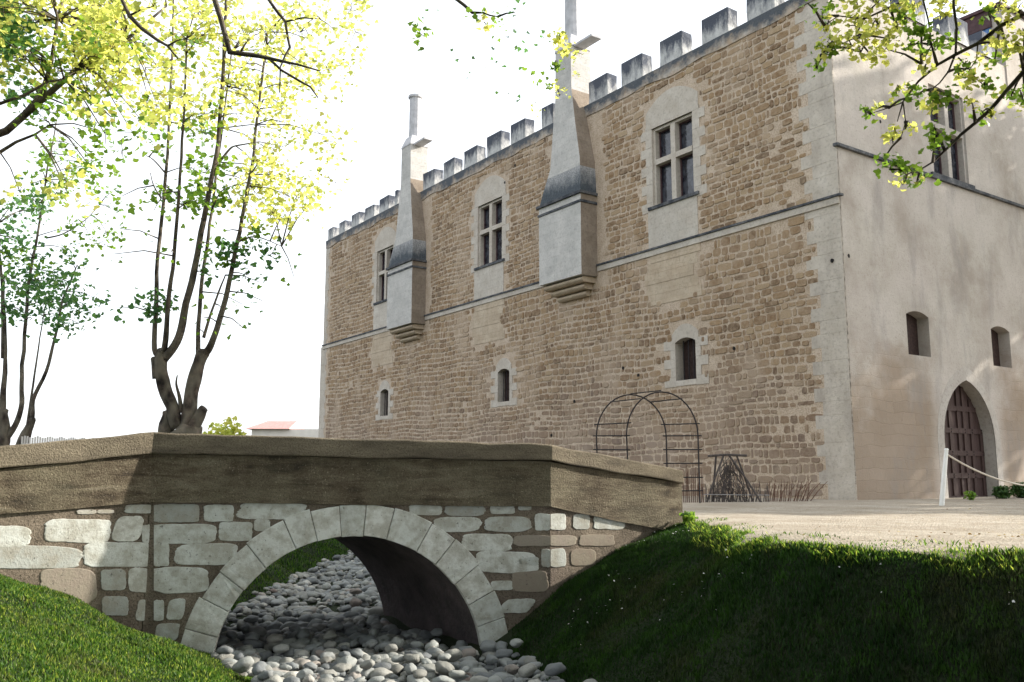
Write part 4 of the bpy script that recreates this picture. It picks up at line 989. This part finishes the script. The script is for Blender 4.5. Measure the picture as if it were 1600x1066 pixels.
def tree(name, label, base, limbs, clusters, mats, group=None, leaf=.12, cat='tree', trunk_mat=None):
    """limbs: list of (points, radii); clusters: (centre, radius, n twigs, leaves per twig, material index)"""
    t = empty(name, base, label, cat, group); mb = MB()
    for P, rad in limbs: mb.tube(P, rad, 10 if max(rad) > .1 else 6, knob=.22 if max(rad) > .1 else .12)
    ends = {0: [], 1: [], 2: []}; rs = random.Random(hash(name + str(round(base[0], 2))) % 9999 if False else int(abs(base[0] * 97 + base[1] * 13)))
    nodes = [p for P, r_ in limbs for p in P]; thick = [p for P, r_ in limbs for p, q_ in zip(P, r_) if q_ > .045]
    out = {}
    for ci, cl_ in enumerate(clusters):
        c, rad, n, per, mi = cl_[:5]; c = Vector(c); lf = cl_[5] if len(cl_) > 5 else leaf
        nb = min(nodes if rad < .7 else thick, key=lambda q: (q - c).length)
        if .15 < (nb - c).length < (.25 if rad < .2 and per < 3 else .45 if rad < .12 else 1.3 if rad < .7 else 9): mb.tube([nb, nb.lerp(c, .5) + Vector((0, 0, .08 * (nb - c).length)), c], [.016, .011, .006], 4)
        cen = []
        for k in range(n):
            v = Vector((rs.gauss(0, 1), rs.gauss(0, 1), rs.gauss(0, .8))) * rad * .55; e = c + v; cen.append(tuple(e))
            if per > 2 and rad < 1 and rs.random() < .4: mb.tube([c, c.lerp(e, .5) + Vector((0, 0, rs.uniform(-.05, .08))), e], [.007, .005, .003], 3, caps=False)
        V, r_ = leaves(np.array(cen), lf, min(.16, rad * .3) + lf * .5, per, seed=ci + 17)
        out.setdefault(mi, [[], []]); out[mi][0].append(V); out[mi][1].append(r_)
    mb.build('trunk', M['bark'], t, smooth=True)
    for mi, (vs, rr) in out.items(): fast_mesh('crown', np.concatenate(vs), 9, mats[mi], np.concatenate(rr), t)
    return t
def pl(pts, Y, r0, r1, ys=0):
    """polyline of photo points at distance Y, radius tapering r0->r1, resampled with slight wander"""
    P = [at(px, py, Y + (ys * i / max(1, len(pts) - 1))) for i, (px, py) in enumerate(pts)]; out = []; 
    for i in range(len(P) - 1):
        for k in range(4):
            t = k / 4; p0 = P[max(0, i - 1)]; p1 = P[i]; p2 = P[i + 1]; p3 = P[min(len(P) - 1, i + 2)]
            q = .5 * ((2 * p1) + (p2 - p0) * t + (2 * p0 - 5 * p1 + 4 * p2 - p3) * t * t + (3 * p1 - p0 - 3 * p2 + p3) * t ** 3); out.append(q)
    out.append(P[-1]); n = len(out) - 1
    for i, q in enumerate(out):
        if 0 < i < n: w = .25 * (r0 + r1) * .9; q += Vector((noise.noise(q * 2.1), noise.noise(q * 2.1 + Vector((9, 3, 1))), 0)) * w
    return out, [r0 + (r1 - r0) * (i / n) ** .8 for i in range(n + 1)]
LV = [M['leaf_y'], M['leaf_g'], M['leaf_d']]
def cl(px, py, Y, rpx, n, per, mi, lf=None, dy=0):
    c = at(px, py, Y + dy); r = (c, rpx / 1426 * Y, n, per, mi); return r + (lf,) if lf else r
rs = random.Random(21)
def scatter(x0, x1, y0, y1, Y, dY, count, rpx, n, per, mi, lf, dens=None):
    out = []
    for _ in range(count):
        x, y_ = rs.uniform(x0, x1), rs.uniform(y0, y1)
        if dens and rs.random() > dens(x, y_): continue
        out.append(cl(x, y_, Y + rs.uniform(-dY, dY), rpx, n, per, mi, lf))
    return out
# 1. the pollarded plane behind the bridge
Yt = 17.0
limbs = [pl([(274, 800), (276, 740), (282, 700), (292, 680), (300, 664)], Yt, .40, .20), pl([(256, 800), (254, 720), (262, 672), (264, 645)], Yt, .22, .12, .1),
 pl([(278, 668), (266, 635), (254, 595), (250, 565), (256, 548)], Yt, .13, .12), pl([(246, 590), (243, 575), (240, 560)], Yt, .1, .06),
 pl([(252, 560), (241, 545), (244, 490), (247, 400), (258, 290), (264, 190), (270, 60), (272, -60)], Yt, .06, .015, .6), pl([(256, 550), (259, 520), (263, 470), (272, 400), (279, 300), (287, 190), (292, 60)], Yt, .06, .018, -.8),
 pl([(256, 560), (272, 540), (285, 505), (300, 440), (312, 380), (325, 310), (338, 240), (346, 160), (352, 20), (356, -80)], Yt, .095, .025, -.4),
 pl([(292, 668), (296, 630), (303, 595), (312, 560), (318, 550)], Yt, .14, .11, .2), pl([(312, 560), (309, 545), (311, 490), (318, 420), (328, 350), (338, 270), (347, 200), (362, 80)], Yt + .2, .06, .018, .7),
 pl([(316, 556), (330, 540), (342, 505), (355, 455), (368, 395), (382, 325), (394, 255), (404, 170), (418, 50)], Yt + .2, .075, .02, -.6), pl([(318, 528), (328, 495), (342, 455), (352, 430)], Yt + .3, .035, .012),
 pl([(283, 645), (280, 620), (275, 600), (277, 586)], Yt, .05, .01), pl([(300, 668), (312, 652), (319, 638)], Yt, .15, .08),
 pl([(345, 250), (360, 232), (368, 228)], Yt, .03, .012), pl([(252, 310), (240, 290), (235, 270)], Yt, .02, .008), pl([(258, 270), (240, 250), (228, 243)], Yt, .02, .006), pl([(330, 330), (345, 300), (365, 290)], Yt, .02, .008), pl([(372, 378), (400, 370), (440, 385)], Yt, .022, .006)]
cls = (scatter(360, 520, 120, 340, Yt, 1.6, 44, 30, 9, 5, 0, .09, lambda x, y: 1 - abs(x - 430) / 130 * .7) + scatter(350, 560, 0, 140, Yt, 1.6, 34, 28, 8, 4, 0, .095)
 + scatter(250, 360, 0, 200, Yt, 1.6, 26, 26, 9, 4, 0, .095) + scatter(240, 360, 180, 330, Yt, 1.2, 14, 18, 6, 4, 1, .12)
 + [cl(248, 478, Yt, 18, 9, 4, 2), cl(228, 484, Yt, 12, 5, 3, 2), cl(262, 472, Yt, 12, 7, 4, 2), cl(350, 395, Yt, 14, 9, 4, 2), cl(375, 400, Yt, 16, 10, 4, 2), cl(385, 430, Yt, 16, 7, 4, 2), cl(425, 397, Yt, 15, 7, 4, 2), cl(355, 408, Yt, 10, 5, 4, 1), cl(400, 365, Yt, 16, 9, 4, 1), cl(320, 425, Yt, 8, 5, 3, 2),
    cl(440, 340, Yt, 20, 9, 4, 0), cl(180, 480, Yt, 22, 4, 2, 2), cl(300, 262, Yt, 14, 6, 4, 1), cl(410, 290, Yt, 18, 9, 4, 0), cl(240, 330, Yt, 20, 3, 2, 1), cl(410, 470, Yt, 30, 4, 2, 2), cl(360, 310, Yt, 18, 7, 4, 1), cl(330, 380, Yt, 12, 4, 3, 1)]
 + scatter(150, 460, 300, 540, Yt, 1.5, 16, 26, 2, 2, 1, .10))
tree('plane_tree', 'pollarded plane tree with two thick arms and a knobbly trunk behind the bridge knee', at(272, 792, Yt), limbs, cls, LV)
# 2. thinner trees at the left edge
Y2 = 21.0
limbs = [pl([(-6, 790), (0, 720), (8, 680), (5, 640)], Y2, .2, .12), pl([(5, 650), (5, 620), (8, 570), (8, 520), (4, 430)], Y2, .09, .02), pl([(6, 690), (24, 665), (34, 630), (34, 590), (40, 500), (48, 420), (62, 350), (75, 260), (88, 190)], Y2, .085, .015), pl([(5, 560), (3, 450), (-4, 350)], Y2, .05, .02)]
cls = scatter(-30, 60, 300, 430, Y2, 1.5, 15, 20, 8, 4, 2, .11) + scatter(-20, 120, 430, 500, Y2, 1.5, 17, 18, 8, 4, 2, .11) + [cl(8, 490, Y2, 14, 9, 5, 2), cl(15, 400, Y2, 20, 10, 5, 1)] + scatter(20, 170, 250, 420, Y2, 1.5, 14, 20, 4, 3, 1, .11) + scatter(40, 160, 200, 330, Y2, 1.5, 12, 22, 6, 3, 1, .11)
tree('plane_tree', 'slender plane tree with dark green clumps at the left edge', at(-4, 790, Y2), limbs, cls, LV)
Y3 = 24.0
limbs = [pl([(18, 780), (30, 700), (45, 665), (50, 655)], Y3, .16, .09), pl([(30, 700), (40, 690), (50, 652), (52, 625), (72, 580), (85, 530), (98, 470), (118, 420)], Y3, .09, .02), pl([(40, 680), (52, 600), (60, 545), (70, 480)], Y3, .04, .012), pl([(72, 372), (100, 365), (135, 342), (155, 320)], Y3, .025, .008)]
cls = scatter(70, 150, 380, 510, Y3, 1.2, 14, 16, 6, 4, 2, .13) + scatter(110, 200, 290, 380, Y3, 1.5, 9, 18, 4, 3, 1, .12)
tree('plane_tree', 'small leaning plane tree with bent stems right of the left edge tree', at(16, 785, Y3), limbs, cls, LV)
# 3. large tree on the left out of frame, reaching over the top-left of the picture
Y4 = 13.0
limbs = [([Vector((-9.3, 13, -.1)), Vector((-9.2, 13, 1.5)), Vector((-9.0, 13, 3.2)), Vector((-8.8, 13, 4.5))], [.5, .36, .33, .3]),
 ([Vector((-8.8, 13, 4.4)), at(-60, 230, Y4), at(10, 205, Y4), at(40, 178, Y4), at(65, 148, Y4), at(80, 100, Y4), at(90, 30, Y4), at(120, -80, Y4)], [.12, .06, .055, .05, .04, .03, .022, .012]),
 ([Vector((-8.9, 13, 4.0)), at(-70, 190, Y4 - .5), at(0, 162, Y4 - .5), at(40, 148, Y4 - .5), at(75, 128, Y4 - .5), at(100, 124, Y4 - .4), at(118, 110, Y4 - .3)], [.08, .04, .025, .022, .02, .016, .01]),
 ([Vector((-9.0, 13, 3.4)), at(-60, 270, Y4), at(0, 238, Y4), at(25, 222, Y4), at(55, 210, Y4), at(78, 195, Y4)], [.1, .05, .03, .025, .02, .01]),
 ([Vector((-8.8, 13, 4.5)), Vector((-8.9, 13, 6.5)), Vector((-8.2, 13.2, 8.5))], [.28, .2, .08]), ([at(40, 178, Y4), at(130, 100, Y4), at(200, 60, Y4), at(260, 10, Y4)], [.06, .04, .03, .015])]
def dtl(x, y): return max(.05, 1 - (y - 40) / 230 - max(0, x - 120) / 240)
cls = scatter(-40, 200, -40, 130, Y4, 1.5, 70, 34, 12, 5, 0, .08, lambda x, y: .8 - .3 * (y > 60)) + scatter(100, 330, -30, 200, Y4, 1.5, 40, 30, 9, 4, 0, .09, lambda x, y: 1 - (x - 100) / 330) + scatter(-30, 230, 60, 240, Y4, 1.5, 36, 28, 8, 4, 1, .085, dtl) + scatter(-20, 60, 0, 160, Y4, 1.2, 14, 22, 9, 4, 2, .11) + scatter(-30, 140, 250, 330, Y4, 1, 8, 20, 4, 3, 0, .11) + scatter(120, 240, 140, 260, Y4, 1.2, 12, 22, 5, 3, 1, .1)
tree('plane_tree', 'broad yellow green plane tree whose crown fills the top left corner', (-9.3, 13, 0), limbs, cls, LV)
# 4. nearer tree on the left bank: dark bare twigs hanging in at the top
Y5 = 9.0; q = lambda px, py, d=0: at(px, py, Y5 + d)
limbs = [([Vector((-8.2, 8.2, -.1)), Vector((-8.1, 8.2, 2)), Vector((-7.6, 8.3, 4.5)), Vector((-6.4, 8.5, 6.4)), Vector((-4.6, 8.8, 7.2)), Vector((-3.0, 9, 7.3)), Vector((-1.5, 9.2, 7.6)), Vector((0.2, 9.6, 7.4))], [.34, .27, .22, .16, .11, .08, .05, .03]),
 ([Vector((-6.0, 8.6, 6.6)), q(160, -90), q(190, -2), q(202, 25), q(222, 45), q(245, 62), q(262, 72), q(278, 92)], [.06, .035, .022, .022, .02, .017, .013, .008]),
 ([Vector((-4.6, 8.8, 7.2)), q(318, -100), q(334, -5), q(345, 30), q(352, 55), q(359, 82), q(375, 84), q(405, 88), q(432, 94), q(465, 101), q(500, 111)], [.06, .04, .032, .03, .03, .028, .024, .021, .018, .013, .008]),
 ([q(418, 90), q(440, 110), q(465, 125), q(485, 136), q(497, 153)], [.015, .013, .012, .011, .006]),
 ([Vector((-3.0, 9, 7.3)), q(400, -50), q(420, 0), q(432, 17), q(446, 34), q(449, 55), q(453, 74), q(445, 88), q(438, 105), q(437, 145)], [.035, .022, .016, .016, .015, .014, .014, .011, .009, .006]),
 ([Vector((-1.5, 9.2, 7.6)), q(690, -30), q(712, -2), q(725, 8), q(738, 20), q(755, 20), q(765, 24), q(778, 26)], [.03, .022, .018, .018, .016, .010, .009, .005])]
cls = [cl(656, 52, Y5, 9, 5, 4, 1, .07), cl(745, 30, Y5, 12, 4, 2, 1, .06), cl(756, 34, Y5, 7, 3, 3, 0, .07), cl(700, 65, Y5, 30, 5, 1, 2, .035), cl(775, 35, Y5, 20, 8, 2, 1, .045), cl(735, 95, Y5, 24, 4, 1, 2, .035), cl(795, 80, Y5, 26, 8, 1, 2, .05), cl(805, 20, Y5, 22, 9, 1, 2, .055), cl(835, 60, Y5, 24, 8, 1, 2, .055), cl(795, 140, Y5, 22, 5, 1, 2, .045), cl(850, 120, Y5, 22, 8, 1, 1, .05), cl(665, 18, Y5, 18, 4, 1, 2, .04),
  cl(875, 62, Y5, 7, 9, 4, 0, .055), cl(884, 80, Y5, 8, 8, 3, 0, .05), cl(868, 103, Y5, 6, 7, 4, 1, .05), cl(872, 140, Y5, 8, 7, 3, 0, .05), cl(895, 88, Y5, 8, 5, 3, 0, .05), cl(856, 138, Y5, 5, 4, 3, 1, .045), cl(840, 168, Y5, 6, 4, 2, 0, .04), cl(903, 118, Y5, 7, 4, 2, 0, .04),
  cl(240, 10, Y5, 40, 12, 4, 0, .07), cl(390, 60, Y5, 26, 8, 3, 0, .06), cl(470, 50, Y5, 30, 8, 3, 0, .06), cl(500, 30, Y5, 26, 6, 3, 0, .06), cl(290, 60, Y5, 26, 8, 3, 1, .06)]
cls += [((Vector((-7 + rs.uniform(-2.5, 2.5), 8.5 + rs.uniform(-3, 3), 8.5 + rs.uniform(-1, 2)))), .8, 14, 5, 0, .12) for _ in range(26)]
tree('plane_tree', 'near plane tree sending dark bare twigs down from above the picture', (-8.2, 8.2, 0), limbs, cls, LV)
# 5. tree on the right of the forecourt, sprays of fresh leaves hang in at the upper right
Y6 = 7.6; q = lambda px, py, d=0: at(px, py, Y6 + d)
limbs = [([Vector((9.5, 6.6, -.1)), Vector((9.4, 6.7, 2.2)), Vector((9.0, 6.9, 4.2)), Vector((8.6, 7.0, 6.0))], [.40, .31, .28, .24]), ([Vector((8.6, 7.0, 6.0)), Vector((8.8, 6.6, 8.5)), Vector((8.5, 6.5, 11))], [.2, .14, .05]),
 ([Vector((9.1, 6.9, 3.9)), Vector((7.0, 7.2, 4.9)), q(1750, -20), q(1660, 5), q(1600, 22), q(1563, 41), q(1528, 68), q(1492, 86), q(1464, 102), q(1435, 127), q(1411, 159), q(1402, 190)], [.16, .08, .04, .026, .020, .018, .016, .015, .012, .010, .007, .004]),
 ([Vector((9.2, 6.8, 3.2)), Vector((7.0, 7.2, 4.1)), q(1730, 20), q(1650, 65), q(1600, 112), q(1572, 143), q(1547, 172), q(1524, 192), q(1502, 210), q(1476, 236), q(1458, 253), q(1440, 264), q(1418, 272)], [.12, .07, .034, .026, .020, .018, .017, .015, .013, .010, .008, .006, .003]),
 ([Vector((7.0, 7.2, 4.9)), Vector((4.9, 7.4, 5.0)), q(1490, -60), q(1490, 10), q(1495, 45), q(1493, 84), q(1482, 112), q(1468, 130), q(1455, 140)], [.06, .03, .016, .013, .012, .011, .009, .007, .004]),
 ([q(1528, 68), q(1526, 92), q(1516, 108)], [.008, .006, .004]), ([q(1497, 90), q(1512, 105), q(1524, 122), q(1545, 140)], [.008, .007, .006, .003]),
 ([Vector((4.9, 7.4, 5.0)), q(1500, -50, .1), q(1440, -10, .1), q(1390, 12, .1), q(1350, 30, .1), q(1310, 25, .1), q(1288, 40, .1)], [.03, .016, .012, .01, .008, .006, .004]), ([q(1350, 30, .1), q(1335, 60, .1), q(1300, 75, .1), q(1276, 100, .1)], [.007, .006, .004, .003]), ([q(1440, -10, .1), q(1450, 30, .1), q(1456, 70, .1), q(1440, 100, .1)], [.01, .008, .006, .004]),
 ([q(1411, 159), q(1415, 190), q(1408, 215)], [.006, .004, .003]), ([q(1411, 160), q(1390, 168), q(1360, 178)], [.006, .005, .003])]
CL = [(1285, 28, 9), (1292, 45, 9), (1300, 65, 10), (1300, 78, 7), (1276, 106, 7), (1335, 40, 12), (1350, 55, 12), (1330, 70, 10), (1345, 82, 9), (1372, 38, 12), (1385, 60, 10), (1388, 78, 9), (1362, 88, 8), (1400, 42, 10), (1400, 8, 14), (1370, 5, 14), (1340, 8, 16), (1430, 12, 12), (1415, 30, 9), (1440, 45, 10), (1452, 60, 11), (1465, 72, 8), (1445, 90, 9), (1422, 70, 7), (1445, 105, 5),
 (1400, 142, 9), (1420, 152, 9), (1432, 148, 9), (1352, 178, 8), (1370, 170, 8), (1400, 208, 7), (1415, 202, 8), (1395, 218, 5), (1428, 265, 10), (1415, 282, 9), (1432, 286, 9), (1398, 258, 8), (1380, 250, 6), (1390, 265, 6), (1498, 118, 9), (1510, 108, 9), (1520, 128, 8), (1540, 136, 9), (1550, 145, 6), (1470, 160, 10), (1460, 172, 8), (1480, 150, 9), (1450, 165, 6), (1463, 205, 8), (1472, 218, 7), (1460, 230, 7), (1535, 175, 8), (1548, 180, 5), (1520, 165, 5),
 (1545, 62, 9), (1560, 70, 9), (1575, 85, 9), (1555, 92, 8), (1590, 70, 9), (1600, 58, 10), (1590, 15, 12), (1560, 12, 10), (1545, 22, 7), (1570, 40, 7), (1595, 150, 9), (1602, 165, 8), (1580, 150, 5), (1492, 60, 7), (1480, 20, 8), (1500, 15, 7), (1470, 8, 8), (1300, 10, 8), (1288, 80, 4), (1262, 5, 5), (1600, 100, 6), (1530, 95, 6)]
cls = [cl(x, y_, Y6 + rs.uniform(-.25, .25), r_ * 1.15, max(4, int(r_ * .75)), 3, 1 if rs.random() < .35 else 0, .056) for x, y_, r_ in CL]
cls += [((Vector((9 + rs.uniform(-3.6, 3.6), 6.5 + rs.uniform(-3.4, 3.2), rs.uniform(5.8, 11)))), .9, 22, 6, 1, .17) for _ in range(90)]
cls += [(Vector((rs.uniform(-1, 8), rs.uniform(.5, 7.5), rs.uniform(6.3, 8.2))), .8, 22, 6, 1, .17) for _ in range(70)]  # unseen overhead leaf clusters added to shade the bank and foreground
tree('plane_tree', 'plane tree with sprays of fresh leaves hanging before the castle facade at upper right', (9.5, 6.6, 0), limbs, cls, LV)
def crown_tree(label, x, y_, h, r0, cz, rx, rz_, n, per, lf, mi, seed):
    rr = random.Random(seed); B = Vector((x, y_, 0)); lim = [([B + Vector((0, 0, -.1)), B + Vector((.1, .05, h * .25)), B + Vector((.05, .1, h * .5)), B + Vector((0, 0, h * .8))], [r0, r0 * .75, r0 * .55, r0 * .15])]
    for k in range(9):
        a = k * 2.4; e = B + Vector((math.cos(a) * rx * .75, math.sin(a) * rx * .75, cz + rr.uniform(-.4, .6) * rz_)); st_ = B + Vector((0, 0, h * rr.uniform(.25, .5))); lim.append(([st_, st_.lerp(e, .5) + Vector((0, 0, .4)), e], [r0 * .4, r0 * .22, r0 * .07]))
    cs = []
    while len(cs) < n:
        v = Vector((rr.uniform(-1, 1), rr.uniform(-1, 1), rr.uniform(-1, 1)))
        if .35 < v.length < 1: cs.append((B + Vector((v.x * rx, v.y * rx, cz + v.z * rz_)), .75, 26, per, mi, lf))
    return tree('plane_tree', label, tuple(B), lim, cs, LV)
crown_tree('added broad tree, unseen right of the ditch, blocking sky light', 11.5, 1.5, 9, .45, 6.4, 4.8, 3.4, 170, 6, .28, 1, 3)  # added out of view to cut sky light on the bank
crown_tree('added tall tree, unseen behind the viewpoint on the right, shading the foreground', 6.5, -1.0, 10, .5, 7.0, 6.0, 2.6, 210, 7, .30, 1, 4)  # added out of view; crown blocks sky light from behind
crown_tree('added tall tree, unseen behind the viewpoint on the left, shading the foreground', -5.5, -2.0, 10, .5, 7.4, 6.0, 2.4, 170, 7, .30, 1, 5)  # likewise added unseen, to darken the foreground from the left
crown_tree('tree on the forecourt edge casting thin shade on the facade', 31.5, 27.2, 20, .6, 13.5, 6.5, 7.5, 130, 6, .36, 1, 6)
# litter and flowers
g = np.random.default_rng(77); n = 5200; x = 2.4 + 9 * g.random(n) ** .8; y_ = g.uniform(6.4, 16, n); k = (gravel_side(x, y_) > .05) & (g.random(n) < np.clip(.12 + .22 * (x - 3) - .07 * (y_ - 7), .06, 1)); x, y_ = x[k], y_[k]
V, r_ = leaves(np.stack([x, y_, terrain(x, y_) + .016], 1), .034, .004, 1, seed=5, flat=5); V[:, 2] = np.maximum(V[:, 2], .009)
tag(fast_mesh('fallen_leaves', V, 9, M['litter'], r_), 'brown and straw coloured leaf litter scattered over the pale gravel', 'leaf litter', kind='stuff')
n = 420; x = g.uniform(.6, 4.6, n); y_ = g.uniform(6, 12.5, n); k = (gravel_side(x, y_) < -.15) & (x < .6 * y_) & (np.sin(x * 3.1 + 2) * np.sin(y_ * 2.3) > .1); x, y_ = x[k], y_[k]
V, r_ = leaves(np.stack([x, y_, terrain(x, y_) + .05], 1), .018, .003, 1, seed=6, flat=4)
tag(fast_mesh('daisies', V, 9, M['white'], r_), 'tiny white daisies dotted over the dark right hand bank', 'flowers', kind='stuff')
# shrubs
def shrub(name, label, pos, r, n, mat, lf, cat='shrub', squash=.8, group=None, stems=5):
    t = empty(name, pos, label, cat, group); g = np.random.default_rng(int(abs(pos[0] * 71))); th = g.normal(0, 1, (n, 3)); th /= np.linalg.norm(th, axis=1)[:, None]
    rad = r * (g.random(n) ** .35) * (1 + .18 * np.sin(th[:, 0] * 5) * np.cos(th[:, 1] * 4)); c = th * rad[:, None]; c[:, 2] = c[:, 2] * squash + r * squash * .95; c += np.array(pos)
    V, r_ = leaves(c, lf, lf * .3, 2, seed=n); fast_mesh('foliage', V, 9, mat, r_, t)
    mb = MB()
    for k in range(stems): a = k * 6.28 / stems; mb.tube([Vector(pos) + Vector((0, 0, -.05)), Vector(pos) + Vector((math.cos(a) * r * .3, math.sin(a) * r * .3, r * .7)), Vector(pos) + Vector((math.cos(a) * r * .6, math.sin(a) * r * .6, r * 1.2))], [r * .06, r * .04, r * .02], 5)
    mb.build('stem', M['bark'], t); return t
def onR(px, off):   # point on the ground in front of the facade
    r_ = at(px, 745, 1.0); n = NR; Y = (C.dot(n) + off) / (r_.x * n.x + n.y); return (r_.x * Y, Y, 0)
shrub('round_shrub', 'round clipped green shrub right of the arched door foot', onR(1564, 1.2), .21, 420, M['shrub'], .055)
shrub('round_shrub', 'dark green shrub at the right edge beyond the rope', onR(1595, 1.2), .27, 480, M['shrub'], .055)
shrub('small_plant', 'small yellowish plant sprouting at the foot of the castle door', onR(1514, 1.5), .14, 90, M['leaf_g'], .05, 'plant')
shrub('weed', 'bright green weed tuft growing at the right end of the bridge', (2.33, 12.12, -.03), .08, 90, M['leaf_g'], .05, 'plant')
p_ = at(352, 700, 34.0); shrub('young_tree', 'pale yellow green bushy young tree between pollard and red roofed house', (p_.x, 34, .6), .95, 700, M['leaf_y'], .17, 'tree', 1.1)
p_ = at(372, 700, 33.0); shrub('young_tree', 'low yellowish bush in front of the young tree', (p_.x, 33, .3), .7, 300, M['leaf_y'], .15, 'bush', 1.0)
p_ = at(176, 700, 45.0); shrub('distant_bush', 'faint small bush far behind the bridge left of the pollard', (p_.x, 45, .8), .75, 240, M['leaf_g'], .2, 'bush', 1.1)
# pale paling fence behind the bridge on the left
a, b = gpt(30, 15.5, 0), gpt(238, 19.5, 0); pfn = empty('paling_fence', (a + b) / 2, 'pale low picket fence just showing over the left bridge wall', 'fence')
mb = MB(); n = 64
for k in range(n):
    p = a.lerp(b, k / (n - 1)); mb.box((p.x, p.y, .62), (.03, .02, 1.24 + .03 * math.sin(k * 1.3) + .18 * k / n), rz=.5)
mb.build('pickets', M['paleply'], pfn)
mb = MB(); mb.tube([a + Vector((0, .03, 1.1)), b + Vector((0, .03, 1.28))], .02, 6); mb.tube([a + Vector((0, .03, .4)), b + Vector((0, .03, .4))], .02, 6); mb.build('rail', M['paleply'], pfn)
# far house with red roof
hx0, hx1 = at(392, 700, 70).x, at(560, 700, 70).x; hs = empty('red_roofed_house', ((hx0 + hx1) / 2, 73, 0), 'distant cream house with a low red tiled roof left of the castle', 'house')
mb = MB(); mb.box(((hx0 + hx1) / 2, 73, 2.1), (hx1 - hx0, 6, 4.2)); mb.build('wall', M['cream'], hs)
mb = MB(); x0, x1 = hx0 - .4, at(452, 700, 70).x; z0, z1 = 4.2, 5.0
mb.add([(x0, 69.6, z0), (x1, 69.6, z0), (x1, 76.4, z0), (x0, 76.4, z0), (x0 + .8, 73, z1), (x1 - .2, 73, z1)], [(0, 1, 5, 4), (1, 2, 5), (2, 3, 4, 5), (3, 0, 4), (3, 2, 1, 0)]); mb.build('roof', M['tile'], hs)
for k in range(3): mb = MB(); mb.box((hx0 + 1.5 + k * 2.2, 69.97, 2.4), (.9, .05, 1.3)); mb.build('shutter', M['brown'], hs)

# ------------------------------------------------------------------ light
w = bpy.data.worlds.new('World'); scene.world = w; w.use_nodes = True; nt = w.node_tree; bg = nt.nodes['Background']
SUN_AZ = R(75); SUN_EL = R(24)
sky = nt.nodes.new('ShaderNodeTexSky'); sky.sky_type = 'NISHITA'; sky.sun_disc = False; sky.sun_elevation = SUN_EL; sky.sun_rotation = SUN_AZ; sky.air_density = 1.0; sky.dust_density = 3.0; sky.ozone_density = 1.0
hs_ = nt.nodes.new('ShaderNodeHueSaturation'); hs_.inputs['Saturation'].default_value = .45; nt.links.new(sky.outputs[0], hs_.inputs['Color']); mx = nt.nodes.new('ShaderNodeMix'); mx.data_type = 'RGBA'; mx.inputs[0].default_value = .6; mx.inputs[7].default_value = (4.6, 4.75, 4.9, 1)
nt.links.new(hs_.outputs[0], mx.inputs[6]); nt.links.new(mx.outputs[2], bg.inputs[0]); bg.inputs[1].default_value = .15
ld = bpy.data.lights.new('sun', 'SUN'); ld.energy = 4.0; ld.angle = R(.7); ld.color = (1, .93, .82); lo = bpy.data.objects.new('sun', ld); col.objects.link(lo)
sd = Vector((math.sin(SUN_AZ) * math.cos(SUN_EL), math.cos(SUN_AZ) * math.cos(SUN_EL), math.sin(SUN_EL))); lo.rotation_euler = sd.to_track_quat('Z', 'Y').to_euler()
scene.view_settings.view_transform = 'Standard'; scene.view_settings.look = 'None'; scene.view_settings.gamma = 1; scene.view_settings.exposure = 1.4
scene.cycles.max_bounces = 6; scene.cycles.transparent_max_bounces = 4
